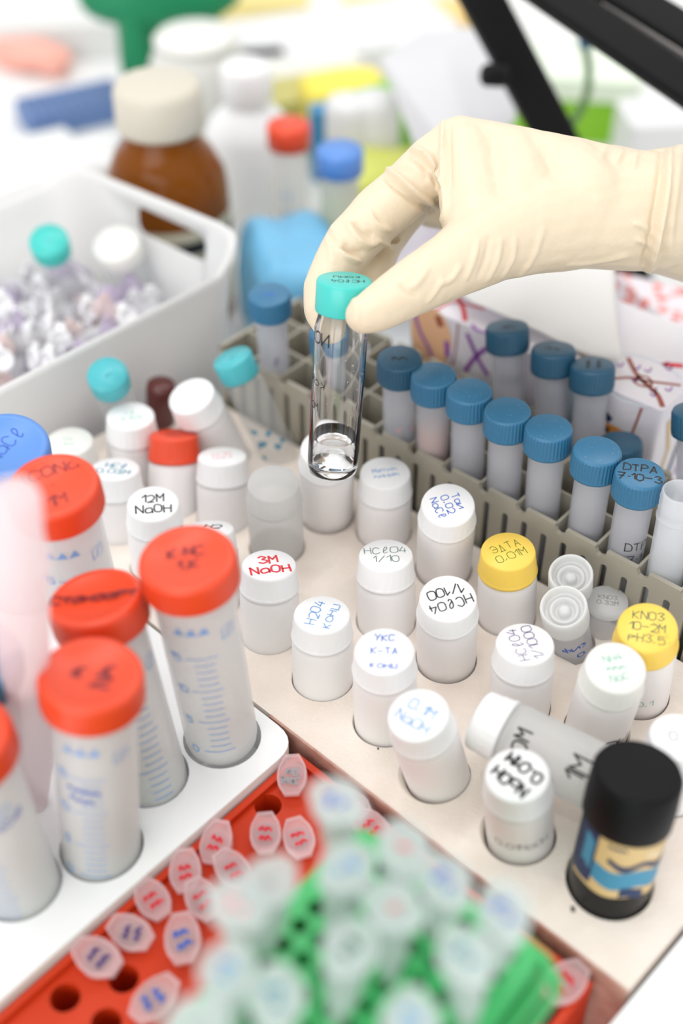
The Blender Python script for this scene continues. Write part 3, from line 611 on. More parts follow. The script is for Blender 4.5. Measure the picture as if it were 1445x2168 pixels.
hp = tag(hm.build('tube_heap', bump(mat('heap_plastic', (.84, .84, .86), .5), 200, 1, .003, 4, (.66, .60, .74), 90)), 'dense lower mass of small clear tubes filling the white bin', 'tubes', kind='stuff')
proto = {}
def junk(kind):
    k = kind; t = thing('small_tube', '', 'tube', Matrix(), '')
    b = MB(); b.lathe([(0, 0), (.0012, .0003), (.0042, .014), (.0046, .016), (.0048, .027), (.0058, .0275), (.0058, .029), (.004, .029)], 16); b.build('body', JUNK[k], t)
    c = MB(); c.lathe([(.0058, .0292), (.0060, .0315), (.0045, .0316), (.0044, .0308), (0, .0308)], 16); c.box((0, .0068, .030), (.005, .004, .0012)); c.build('lid', JUNK[3 if k == 0 else k], t); return t
lb = ['small clear microtube lying in the white bin heap', 'small violet-tinted microtube lying in the white bin heap', 'small rosy microtube lying in the white bin heap']
gp = ['clear microtubes heaped in the bin', 'violet microtubes heaped in the bin', 'rosy microtubes heaped in the bin']
for i in range(150):
    k = random.choice([0, 0, 0, 0, 1, 1, 2]); a = random.uniform(.03, .27); c2 = random.uniform(.024, LF-.026)
    M = Matrix.Translation(binpt(a, c2, .060+.012*random.random()+.008*math.exp(-((a-.09)/.05)**2))) @ Matrix.Rotation(random.uniform(0, 6.28), 4, 'Z') @ Matrix.Rotation(random.uniform(.9, 1.75), 4, 'X') @ Matrix.Translation((0, 0, -.015))
    if k not in proto: r_ = proto[k] = junk(k)
    else:
        r_ = proto[k].copy(); C.objects.link(r_)
        for ch in list(proto[k].children): c3 = ch.copy(); C.objects.link(c3); c3.parent = r_
    r_.matrix_world = M; r_['label'] = lb[k]; r_['group'] = gp[k]
glassvial(102, 508, .108, (150, 640), 'glass vial with turquoise lid standing in the white bin', rr=10.5, Ht=.055, cap=TEAL, zb=.05)
o = glassvial(245, 515, .098, (285, 612), 'large blank white plastic pot lying in the bin under the handle slot', rr=13, Ht=.05, cap=WCAP2, zb=.06, name='white_pot')
# ------------------------------------------------------------------ patterned box and papers behind the rack
ZX = .107
pr = G(1401, 872, ZX); pl = G(868, 637, ZX); xb = (pr-pl).normalized(); yb = Vector((-xb.y, xb.x, 0)); BXL = (pr-pl).length; BXW = .068
Mx = frame(Vector((pl.x, pl.y, 0)), (0, 0, 1), xb)
PRINT = bump(mat('printed_card', (.85, .83, .85), .45), 90, .1, .001, 3, (.80, .76, .84), 25)
b = MB(); b.prism(rrect(0, 0, BXL, BXW, .002, 2), 0, ZX)
def onbox(pts, w, col):
    q = []
    for x, y in pts: p = Mx.inverted() @ G(x, y, ZX); q.append((p.x, p.y))
    ribbon(b, catmull(q), w*mm, flat(ZX+.0002), col)
cols = ['violet', 'brown', 'orange', 'navy', 'lblue2', 'red', 'peach', 'label', 'gold']; ci = {c: i+1 for i, c in enumerate(cols)}
onbox([(1330, 760), (1345, 790), (1365, 812)], 2.2, ci['brown']); onbox([(1365, 812), (1390, 835), (1402, 862)], 2.4, ci['brown']); onbox([(1300, 802), (1335, 800), (1362, 806), (1440, 816)], 1.6, ci['brown'])
onbox([(1352, 795), (1342, 808), (1358, 818), (1378, 816), (1372, 800), (1352, 795)], 1.1, ci['brown'])
for k in range(9): x, y = 1300+random.uniform(0, 130), 765+random.uniform(0, 90); onbox([(x, y), (x+8, y+5), (x+14, y-4)], .8, ci['violet'])
onbox([(1300, 765), (1330, 750), (1400, 770), (1440, 800)], .5, ci['lblue2']); onbox([(1290, 830), (1320, 850), (1380, 862)], .5, ci['lblue2'])
onbox([(970, 632), (980, 655), (984, 680)], 2.4, ci['red']); onbox([(925, 655), (960, 640), (1025, 655)], 1.6, ci['red']); onbox([(1000, 690), (1010, 700), (1030, 705)], 2, ci['violet']); onbox([(1095, 730), (1110, 738)], 2.2, ci['violet']); onbox([(1230, 750), (1265, 780), (1290, 770)], 1.6, ci['gold'])
onbox([(1410, 772), (1445, 775)], 3.5, ci['red'])
def onface(cells, mi, w=None):   # strokes on the side facing the rack; (along, height) in mm
    q = [(a*mm, z*mm) for a, z in cells]
    ribbon(b, catmull(q) if len(q) > 2 else q, (w or 2)*mm, lambda p: (p[0], -.0002, p[1]), mi)
def blob(cx, cz, rx, rz, mi, off=.00015, face='f'):
    n = 20; vs = [(cx*mm+rx*mm*math.cos(2*PI*k/n), -off, cz*mm+rz*mm*math.sin(2*PI*k/n)) for k in range(n)]; b.add(vs, [list(range(n))], mi, False)
blob(14, 92, 13, 17, ci['peach']); blob(14, 72, 14, 14, ci['gold'], .00012); onface([(2, 104), (7, 92), (13, 84), (18, 74)], ci['violet'], 2.2); onface([(18, 104), (20, 100)], ci['brown'], 4); onface([(24, 92), (25, 84)], ci['violet'], 3); onface([(30, 106), (29, 85), (24, 72)], ci['brown'], 1)
onface([(36, 102), (44, 90), (50, 84)], ci['violet'], 2.5); onface([(50, 102), (42, 92), (36, 80)], ci['violet'], 2.5); onface([(56, 100), (66, 84)], ci['violet'], 2); onface([(68, 92), (68, 74)], ci['brown'], 2.5); onface([(82, 96), (88, 80), (86, 66)], ci['brown'], 3)
BL = BXL*1000
onface([(BL-56, 98), (BL-46, 74)], ci['violet'], 2.2); onface([(BL-64, 90), (BL-56, 72)], ci['violet'], 2.2); onface([(BL-46, 100), (BL-34, 96), (BL-24, 90)], ci['navy'], 4); blob(BL-22, 82, 14, 6, ci['orange']); onface([(BL-36, 86), (BL-24, 84)], ci['navy'], 3); blob(BL-24, 68, 18, 7, ci['orange']); blob(BL-34, 76, 8, 4, ci['lblue2'], .0002); onface([(BL-10, 104), (BL-14, 80), (BL-22, 60)], ci['brown'], 1.2); blob(BL-44, 88, 12, 12, ci['lblue2'], .0001)
for k in range(6):  # right end of the box
    y0 = .01+.012*k; ribbon(b, [(y0, .095), (y0+.006, .075), (y0-.002, .05)], .0035, lambda p: (BXL+.0002, p[0], p[1]), [ci['gold'], ci['navy'], ci['violet'], ci['orange'], ci['brown'], ci['gold']][k])
tag(b.build('patterned_box', [PRINT]+[INK[c] for c in cols], None, Mx), 'white cardboard box printed with violet, brown and orange drawings behind the grey rack', 'box')
def sheet(name, label, cat, corners, m, amp=.006, sc_=18, nx=30, ny=24, th=.0004, seed=0, group=None):
    """crumpled sheet through four world corners"""
    vs = []
    for i in range(nx+1):
        for j in range(ny+1):
            s, t_ = i/nx, j/ny; p = corners[0]*(1-s)*(1-t_)+corners[1]*s*(1-t_)+corners[2]*s*t_+corners[3]*(1-s)*t_
            q = p*sc_+Vector((seed*3.1, 0, 0)); d = noise.noise(q)+.5*noise.noise(q*2.3); vs.append(p+Vector((0, 0, amp*d)))
    mb = MB(); mb.add(vs, [[i*(ny+1)+j, (i+1)*(ny+1)+j, (i+1)*(ny+1)+j+1, i*(ny+1)+j+1] for i in range(nx) for j in range(ny)])
    o = mb.build(name, m); sd = o.modifiers.new('s', 'SOLIDIFY'); sd.thickness = th; return tag(o, label, cat, group)
def vz(p, z): return Vector((p.x, p.y, z))
sheet('paper_sheet', 'large rumpled white paper lying behind the printed box under the hand', 'paper', [G(1000, 640, .114), G(1320, 762, .114), G(1300, 555, .125), G(880, 555, .114)], PAPER, .005, 14)
sheet('lavender_paper', 'pale lavender printed paper seen between thumb and fingers', 'paper', [G(790, 610, .03), G(960, 610, .05), G(985, 430, .04), G(800, 440, .02)], bump(mat('lavender_print', (.74, .70, .78), .6), 60, .3, .003, 3, (.55, .50, .60), 45), .006, 20, seed=3)
PATT = mat('red_patterned_paper', (.84, .80, .82), .6)
nt = PATT.node_tree; tc = nt.nodes.new('ShaderNodeTexCoord'); vo = nt.nodes.new('ShaderNodeTexVoronoi'); vo.inputs['Scale'].default_value = 130; rp = nt.nodes.new('ShaderNodeValToRGB')
rp.color_ramp.elements[0].position = .38; rp.color_ramp.elements[0].color = (.82, .25, .22, 1); rp.color_ramp.elements[1].position = .5; rp.color_ramp.elements[1].color = (.84, .78, .82, 1)
nt.links.new(tc.outputs['Object'], vo.inputs['Vector']); nt.links.new(vo.outputs['Distance'], rp.inputs[0]); nt.links.new(rp.outputs[0], nt.nodes['Principled BSDF'].inputs['Base Color'])
b = MB(); cs = [G(1300, 575, .07), G(1530, 630, .07), G(1590, 745, .07), G(1400, 672, .07)]; b.prism([(p.x, p.y) for p in cs], .0, .07)
tag(b.build('patterned_packet', PATT), 'packet with a small red-on-white pattern at right below the wrist', 'packet')
# ------------------------------------------------------------------ background things, far out of focus
def bottle(name, label, cx, cy, dep, prof, cutoff, mb_, mc, seg=48, extra=None):
    T = D(cx, cy, dep); Ht = T.z; t = thing(name, label, 'bottle', Vector((T.x, T.y, 0)))
    b = MB(); b.lathe([(r_*mm, z*mm*1.0 if z > 0 else 0) if z >= 0 else (r_*mm, Ht+z*mm) for r_, z in prof[:cutoff]], seg); b.build('body', mb_, t)
    c = MB(); c.lathe([(r_*mm, Ht+z*mm) for r_, z in prof[cutoff:]], seg); c.build('cap', mc, t); return t, Ht
t, Ht = bottle('amber_bottle', 'amber glass bottle with beige screw cap behind the white bin', 331, 172, .735, [(0, 0), (35, 0.01), (37.5, 3), (37.5, -68), (36, -56), (29, -42), (22, -33), (22, -24), (0, -24), (22, -27), (25.5, -27), (26.2, -25), (26, -5), (24, -1), (21, 0), (0, 0)], 9, AMBER, BEIGE)
b = MB(); b.lathe([(.0378, .012), (.0378, Ht-.078)], 48); b.build('label', mat('worn_label', (.62, .56, .42), .6), t); b = MB(); b.lathe([(.0380, Ht-.086), (.0380, Ht-.094)], 48); b.build('label_stripe', INK['black'], t)
bottle('white_bottle', 'tall white plastic bottle between amber bottle and red-capped tube', 520, 135, .84, [(0, 0), (28, .01), (30, 2), (30, -48), (27, -40), (18, -30), (14, -27), (14, -20), (16, -23), (17, -22), (17, -3), (15, 0), (0, 0)], 8, mat('white_bottle_plastic', (.86, .87, .88), .4), WCAP)
bottle('ivory_jar', 'round-topped ivory jar behind the amber bottle cap', 412, 62, .93, [(0, 0), (34, .01), (36, 3), (36, -40), (35, -24), (30, -12), (24, -8), (24, -8), (31, -9), (31, -6), (27, -2), (20, 0), (0, 0)], 7, mat('jug_plastic', (.66, .66, .63), .5), WCAP2)
def backtube(cx, cy, dep, rr, label, cap, liquid=None):
    T = D(cx, cy, dep); Ht = T.z; t = thing('centrifuge_tube', label, 'tube', Vector((T.x, T.y, 0))); r = rr*mm
    b = MB(); b.lathe([(0, 0), (r*.78, .001), (r*.82, Ht-.014)], 36); 
    for k in range(3): write(b, ['§§'], 4*mm, cyl(r*.84, Ht*.35+k*.012, -100), 1, 0, wd=.5*mm)
    b.build('body', [FALC, INK['grad']], t)
    if liquid: l = MB(); l.lathe([(0, .0015), (r*.74, .002), (r*.74, Ht*.78), (0, Ht*.78)], 30); l.build('liquid', liquid, t)
    c = MB(); c.lathe([(r*.8, Ht-.0145), (r, Ht-.0145), (r*1.01, Ht-.002), (r*.95, Ht), (0, Ht)], 48); c.build('cap', cap, t)
backtube(610, 262, .800, 13.8, 'clear tube with red cap standing in the background', RED)
backtube(719, 315, .755, 14.0, 'tube of pale yellow-green liquid with blue cap in the background', BLUEL, clearmat('yellow_green_liquid', (.70, .74, .38), .4))
def blobm(name, label, cat, c, dims, m, rot=0, e=.5, amp=.15, seed=0, lean=0):
    mb = MB(); nu, nv = 36, 20; vs = []
    def sp(x, p): return math.copysign(abs(x)**p, x)
    for i in range(nv+1):
        for j in range(nu):
            v_ = -PI/2+PI*i/nv; u_ = 2*PI*j/nu; p = Vector((sp(math.cos(v_), e)*sp(math.cos(u_), e), sp(math.cos(v_), e)*sp(math.sin(u_), e), sp(math.sin(v_), e)))
            p *= 1+amp*noise.noise(p*1.7+Vector((seed, 0, 0))); vs.append((p.x*dims[0]/2, p.y*dims[1]/2, p.z*dims[2]/2))
    mb.add(vs, [[i*nu+j, i*nu+(j+1) % nu, (i+1)*nu+(j+1) % nu, (i+1)*nu+j] for i in range(nv) for j in range(nu)])
    o = mb.build(name, m, None, Matrix.Translation(c) @ Matrix.Rotation(rot, 4, 'Z') @ Matrix.Rotation(lean, 4, 'X')); return tag(o, label, cat)
def at(x, y, dep, zc=None): p = D(x, y, dep); return p
SKY = bump(mat('light_blue_plastic_bag', (.16, .47, .72), .4), 60, .3, .004)
p = G(606, 545, .070); blobm('blue_bag', 'crumpled light blue plastic bag between white bin and glove fingers', 'bag', (p.x+.003, p.y+.012, .038), (.056, .085, .076), SKY, .25, .42, .14, 2)
def lump(name, label, cat, x, y, z, dims, m, rot=0, e=.3, amp=.05, seed=0):
    p = G(x, y, z); return blobm(name, label, cat, (p.x, p.y, z-dims[2]/2), dims, m, rot, e, amp, seed)
GB = mat('deep_green_plastic', (.0, .22, .09), .5)
p = D(335, 5, 1.0); mb = MB()
for ox, oz, dx, dz, sd in ((0, .103, .122, .082, 4), (-.020, .060, .030, .12, 2)):
    nu, nv_ = 36, 20; vs = []
    for i in range(nv_+1):
        for j in range(nu):
            v_ = -PI/2+PI*i/nv_; u_ = 2*PI*j/nu; q = Vector((math.cos(v_)*math.cos(u_), math.cos(v_)*math.sin(u_), math.sin(v_)))
            q *= 1+.22*noise.noise(q*1.9+Vector((sd, 0, 0))); vs.append((q.x*dx/2+ox, q.y*.022, max(.0005, q.z*dz/2+oz)))
    mb.add(vs, [[i*nu+j, i*nu+(j+1) % nu, (i+1)*nu+(j+1) % nu, (i+1)*nu+j] for i in range(nv_) for j in range(nu)])
tag(mb.build('green_bag', GB, None, Matrix.Translation((p.x, p.y, 0))), 'dark green plastic bag at the top edge left of centre', 'bag')
# blue grid tray
Bm = mat('slate_blue_plastic', (.12, .21, .44), .5)
p = G(152, 208, .018); t = MB(); Mg = frame(Vector((p.x, p.y, .015)), (0, 0, 1), (math.cos(.5), math.sin(.5), 0))
vs, fs = plate(rrect(-.042, -.022, .042, .022, .004), [circ(-.036+i*.008, -.016+j*.0075, .0026, 8) for i in range(10) for j in range(5)], 0, .003); t.add(vs, fs, 0, False, Matrix.Rotation(0, 4, 'Z'))
for s, d_, sz in (((0, -.0215, -.007), 0, (.082, .001, .015)), ((0, .0215, -.007), 0, (.082, .001, .015)), ((-.0415, 0, -.007), 0, (.001, .042, .015)), ((.0415, 0, -.007), 0, (.001, .042, .015))): t.box(s, sz)
tag(t.build('tip_rack', Bm, None, Mg), 'slate blue perforated pipette tip rack at upper left', 'rack')
lump('pink_bag', 'coral pink plastic scrap at the upper left edge', 'bag', 60, 92, 0.022, (.075, .032, .022), mat('coral_plastic', (.88, .42, .34), .5), -.5, .6, .3, 1)
def bx(name, label, cat, x, y, z, dims, m, rot, bev=.002, tilt=0):
    p = G(x, y, z); mb = MB(); mb.prism(rrect(-dims[0]/2, -dims[1]/2, dims[0]/2, dims[1]/2, bev, 3), 0, dims[2])
    o = mb.build(name, m, None, Matrix.Translation((p.x, p.y, z-dims[2])) @ Matrix.Rotation(rot, 4, 'Z') @ Matrix.Rotation(tilt, 4, 'X')); return tag(o, label, cat)
Wc = mat('white_card', (.76, .765, .77), .5); Wg = mat('pale_grey_card', (.70, .71, .70), .6)
bx('white_box', 'wide white box across the upper middle background', 'box', 720, 60, .03, (.20, .10, .03), Wc, .35)
bx('flat_box', 'flat pale carton lying slanted behind the yellow sponge', 'box', 600, 145, .035, (.13, .030, .035), mat('ivory_card', (.78, .77, .70), .6), .42)
bx('red_strip_box', 'small box with a coral edge above the white bottle', 'box', 545, 112, .03, (.045, .02, .03), mat('coral_card', (.80, .33, .22), .6), .2)
lump('yellow_sponge', 'yellow sponge behind the white tubs', 'sponge', 728, 160, .06, (.066, .05, .045), mat('yellow_foam', (.90, .76, .12), .8), .2, .5, .1, 3)
bx('yellow_carton', 'olive yellow carton left of the sponge', 'box', 632, 185, .045, (.060, .045, .045), mat('olive_card', (.52, .48, .16), .6), .42)
lump('yellow_bag', 'lime yellow bag behind the blue-capped background tube', 'bag', 805, 330, .055, (.078, .055, .055), mat('lime_yellow_plastic', (.70, .74, .16), .45), .2, .6, .12, 5)
bx('green_carton', 'leaf green carton between white tubs and white folded card', 'box', 838, 215, .060, (.050, .07, .060), mat('leaf_green_card', (.24, .52, .08), .6), .6)
for i, (x, y, w_) in enumerate(((740, 212, 17), (795, 205, 17))):
    T = D(x, y, .88); b = MB(); r = w_*mm; b.lathe([(0, 0), (r*.95, 0), (r, .002), (r, T.z-.004), (r*.9, T.z), (0, T.z)], 36); tag(b.build('white_tub', Wc, None, Matrix.Translation((T.x, T.y, 0))), ['white tub behind the blue-capped background tube', 'white tub touching the green carton'][i], 'tub')
bx('blue_block', 'small blue block above the blue-capped background tube', 'block', 688, 226, .055, (.022, .016, .055), mat('mid_blue_plastic', (.06, .27, .52), .5), .3)
# folded white card: two faces meeting at a vertical fold
q = [D(806, 125, .86), D(945, 118, .84), D(1005, 245, .80)]; low = [D(885, 330, .80), D(960, 330, .77), D(1005, 330, .77)]
b = MB(); vs = q+low+[v_+Vector((.03, .05, 0)) for v_ in q+low]
b.add(vs, [[0, 3, 4, 1], [1, 4, 5, 2], [6, 7, 10, 9], [7, 8, 11, 10], [0, 1, 7, 6], [1, 2, 8, 7], [0, 6, 9, 3], [2, 5, 11, 8], [3, 9, 10, 4], [4, 10, 11, 5]], 0, False)
tag(b.build('folded_card', mat('smooth_white_card', (.62, .62, .64), .5)), 'white folded card leaning behind the gloved knuckles', 'card')
bx('orange_folder', 'orange yellow folder at the top edge right of centre', 'folder', 880, 12, .02, (.14, .05, .02), mat('pale_orange_card', (.88, .62, .24), .6), -.1)
bx('yellow_folder', 'pale yellow folder at the top edge by the green plastic', 'folder', 540, -8, .02, (.10, .03, .02), mat('pale_yellow_card', (.88, .74, .30), .6), 0)
# lime container
T = D(1222, 118, 1.0); Mc = frame(Vector((T.x, T.y, 0)), (0, 0, 1), (1, -.15, 0)); t = thing('lime_container', 'lime green tub with a white lid behind the black stand', 'container', Mc)
b = MB(); b.prism(rrect(-.048, -.035, .048, .035, .012), 0, T.z-.02, 0, None, True); b.build('body', mat('lime_plastic', (.26, .58, .02), .4), t)
b = MB(); b.prism(rrect(-.051, -.038, .051, .038, .013), T.z-.02, T.z-.004, 0, None, True); b.build('lid', mat('pale_lime_plastic', (.80, .88, .74), .45), t)
bx('white_case', 'white case right of the lime container', 'case', 1425, 235, .05, (.075, .05, .05), Wc, .1, .006)
bx('grey_pouch', 'pale grey pouch at the far upper left corner', 'pouch', 110, 30, .03, (.16, .06, .03), Wg, .1, .006)
bx('paper_stack', 'low stack of white paper between tip rack and bin', 'paper', 30, 330, .012, (.10, .06, .012), Wc, .5)
b = MB(); p = G(60, 345, .05); blobm('white_bag', 'soft white bag lying beyond the bin at left', 'bag', (p.x, p.y, .031), (.16, .06, .05), Wc, .5, .6, .3, 9)
# black stand: leaning flat post, two boom rails and a spring
t = thing('black_stand', 'black metal stand with slanted post, two rails and a spring at upper right', 'stand', Vector(G(1352, 625, 0)))
def wb(mb, name, m=BLACKM):
    o = mb.build(name, m); o.parent = t; o.matrix_parent_inverse = t.matrix_world.inverted(); return o
def bar(mb, a, b_, wd, th, seg=4):
    z = (b_-a).normalized(); Mq = frame(a, z, z.cross(FW)); L = (b_-a).length; mb.prism(rrect(-wd/2, -th/2, wd/2, th/2, min(wd, th)*.25, 4), 0, L, 0, Mq, True)
bpy.context.view_layer.update()
b = MB(); bar(b, G(1349, 620, .007), D(1000, -40, .745), .0245, .014); wb(b, 'post')
b = MB(); pk = D(1048, 160, .748); b.lathe([(0, -.006), (.006, -.006), (.0065, -.003), (.0065, .006), (.005, .008), (0, .008)], 24, 0, frame(pk, (-1, -.3, .2))); wb(b, 'knob')
b = MB(); bar(b, D(1095, -60, .69), D(1640, 312, .64), .0185, .012); wb(b, 'rail')
b = MB(); bar(b, D(1210, -75, .70), D(1640, 190, .645), .0190, .012); wb(b, 'rail')
b = MB(); pts = []; s0, s1 = D(1278, 8, .688), D(1600, 212, .645); ax = (s1-s0); Ls = ax.length; Msp = frame(s0, ax); N = 70
for k in range(N*10+1): q = 2*PI*k/10; pts.append(Msp @ Vector((.0024*math.cos(q), .0024*math.sin(q), Ls*k/(N*10))))
b.tube(pts, .00045, 6); o = wb(b, 'spring', mat('spring_steel', (.55, .52, .50), .3, Metallic=.9)); o['label'] = 'bright steel coil spring'
b = MB(); bar(b, D(1240, -30, .700), D(1600, 200, .655), .012, .003); wb(b, 'rail_web')
b = MB(); b.tube([D(1237, 92, .86), D(1246, 140, .86), D(1245, 190, .85), D(1228, 235, .84), D(1205, 268, .83), D(1190, 300, .82)], .0028, 10); tag(b.build('cable', mat('dark_green_rubber', (.05, .13, .02), .5)), 'dark green cable hanging from the rail in front of the lime container', 'cable')
b = MB(); b.lathe([(0, 0), (.005, 0), (.005, .014), (0, .014)], 20, 0, Matrix.Translation(D(1237, 98, .86))); tag(b.build('cable_clip', BLUEC), 'small blue clip at the top of the green cable', 'clip')
# ------------------------------------------------------------------ held glass vial
T = D(729, 592, .500); Bq = D(703, 1000, .540); a = (T-Bq).normalized(); HL = (T-Bq).length; r = .0107; M = frame(T-a*HL, a)
t = thing('held_vial', 'clear glass vial with turquoise lid and a little liquid, held in the gloved hand', 'vial', M)
b = MB(); zi = HL-.0115
b.lathe([(0, .0004), (r*.75, 0), (r*.93, .0012), (r*.985, .004), (r, .008), (r, zi-.008), (r*.9, zi-.003), (r*.84, zi-.001), (r*.84, zi+.006), (r*.76, zi+.006), (r*.76, zi-.001), (r*.9, zi-.008), (r*.91, .0060), (r*.85, .0042), (r*.6, .0034), (0, .0034)], 72)
b.build('body', GLASS, t)
b = MB(); b.lathe([(0, .00345), (r*.59, .00345), (r*.845, .0043), (r*.905, .0062), (r*.906, .0175), (r*.86, .0163), (r*.7, .0155), (0, .0153)], 64); b.build('liquid', WATER, t)
b = MB()
for i in range(46):
    q = random.uniform(0, 6.28); z = random.uniform(.019, .066); s = random.uniform(.12, .42)*mm
    b.lathe([(0, -s), (s*.8, -s*.6), (s, 0), (s*.8, s*.6), (0, s)], 8, 0, Matrix.Translation((r*.9*math.cos(q), r*.9*math.sin(q), z)))
o = b.build('water_droplets', WATER, t); o['kind'] = 'stuff'
b = MB(); c1 = cyl(r*1.01, .062, -150)
write(b, ['NCl'], 5*mm, lambda p: c1((-p[0], p[1])), 0, 0, wd=.5*mm); c2 = cyl(r*1.01, .044, -152); write(b, ['конц'], 3.6*mm, lambda p: c2((-p[0], p[1])), 0, 10, wd=.3*mm); c3 = cyl(r*1.01, .033, -148); write(b, ['MC'], 3*mm, lambda p: c3((-p[0], p[1])), 0, 0, wd=.3*mm)
c4 = cyl(r*1.012, .030, -172); ribbon(b, [(0, -.006+.0012*k) for k in range(12)], .5*mm, c4, 1)
b.build('ink_marks', [INK['black'], INK['red']], t)
c = MB(); c.lathe([(r*.86, zi-.0012), (r*1.02, zi-.0012), (r*1.035, zi-.0006), (r*1.035, HL-.0010), (r*1.0, HL-.0002), (r*.96, HL), (0, HL)], 72)
write(c, ['HClO4', 'конц'], 3.1*mm, flat(HL+.00006), 1, 184, wd=.30*mm, off=(.001, .0006)); c.build('cap', [TEAL, INK['black']], t)
# ------------------------------------------------------------------ gloved hand
def HP(x, y, d): return D(x, y, (d-21)*mm)
chains = {
 'index': [(972, 312, 556, 66), (915, 350, 556, 62), (860, 405, 557, 60), (800, 455, 556, 60), (745, 512, 552, 57), (712, 560, 549, 52), (690, 610, 546, 49), (687, 655, 543, 46), (700, 695, 540, 34)],
 'middle': [(975, 320, 575, 64), (900, 385, 578, 54), (848, 455, 580, 48), (812, 510, 578, 43), (795, 560, 570, 40), (775, 610, 560, 38), (755, 650, 552, 34)],
 'ring': [(985, 330, 596, 62), (910, 370, 602, 52), (890, 415, 606, 46), (912, 440, 606, 42), (960, 450, 602, 40)],
 'pinky': [(1010, 345, 615, 54), (950, 370, 620, 44), (935, 410, 622, 38), (965, 435, 620, 36)],
 'm1': [(972, 312, 556, 66), (1080, 345, 556, 78), (1200, 385, 556, 92), (1310, 420, 560, 104), (1385, 440, 562, 116)],
 'm2': [(978, 318, 575, 66), (1085, 345, 576, 78), (1200, 385, 574, 90), (1385, 440, 572, 112)],
 'm3': [(985, 330, 596, 62), (1090, 352, 596, 74), (1200, 385, 590, 86), (1385, 440, 582, 108)],
 'm4': [(1010, 345, 615, 54), (1090, 365, 612, 66), (1200, 395, 602, 80), (1385, 445, 590, 100)],
 'thumb': [(768, 668, 512, 40), (800, 652, 514, 50), (848, 624, 517, 58), (905, 590, 522, 66), (965, 555, 528, 74), (1040, 510, 536, 88), (1130, 475, 545, 104), (1230, 458, 552, 112), (1385, 452, 560, 122)],
 'web': [(985, 325, 552, 66), (1000, 400, 546, 74), (1012, 470, 540, 80), (1020, 515, 536, 82)],
 'web2': [(1080, 350, 552, 76), (1095, 420, 547, 92), (1100, 480, 543, 98)],
 'web3': [(1200, 385, 552, 90), (1230, 440, 550, 110)],
 'palm': [(1010, 400, 560, 74), (1080, 430, 560, 94), (1160, 440, 562, 108), (1385, 446, 566, 122)],
 'arm': [(1385, 446, 568, 128), (1430, 448, 570, 136), (1500, 455, 572, 150), (1640, 480, 580, 160), (1800, 520, 600, 165)],
}
mbh = MB()
def ico(c, r_):
    vs = []; n = 10
    for i in range(n+1):
        for j in range(14):
            v_ = -PI/2+PI*i/n; u_ = 2*PI*j/14; vs.append(c+Vector((math.cos(v_)*math.cos(u_), math.cos(v_)*math.sin(u_), math.sin(v_)))*r_)
    return vs, [[i*14+j, i*14+(j+1) % 14, (i+1)*14+(j+1) % 14, (i+1)*14+j] for i in range(n) for j in range(14)]
for nm, ch in chains.items():
    P = [(HP(x, y, d), r_*(d-21)*mm/FPX) for x, y, d, r_ in ch]
    for (a_, ra), (b_, rb) in zip(P, P[1:]):
        n = max(2, int((b_-a_).length/.0018))
        for k in range(n+1): vs, fs = ico(a_.lerp(b_, k/n), ra+(rb-ra)*k/n); mbh.add(vs, fs)
hobj = mbh.build('hand_tmp', GLOVE)
rm_ = hobj.modifiers.new('r', 'REMESH'); rm_.mode = 'VOXEL'; rm_.voxel_size = .0009
sm = hobj.modifiers.new('s', 'SMOOTH'); sm.factor = .6; sm.iterations = 14
dg = bpy.context.evaluated_depsgraph_get(); dg.update(); me = bpy.data.meshes.new_from_object(hobj.evaluated_get(dg)); bpy.data.objects.remove(hobj)
nv = len(me.vertices); co = np.empty(nv*3); me.vertices.foreach_get('co', co); co = co.reshape(-1, 3); no = np.empty(nv*3); me.vertices.foreach_get('normal', no); no = no.reshape(-1, 3)
bvh = BVHTree.FromPolygons([Vector(c) for c in co], [list(p.vertices) for p in me.polygons])
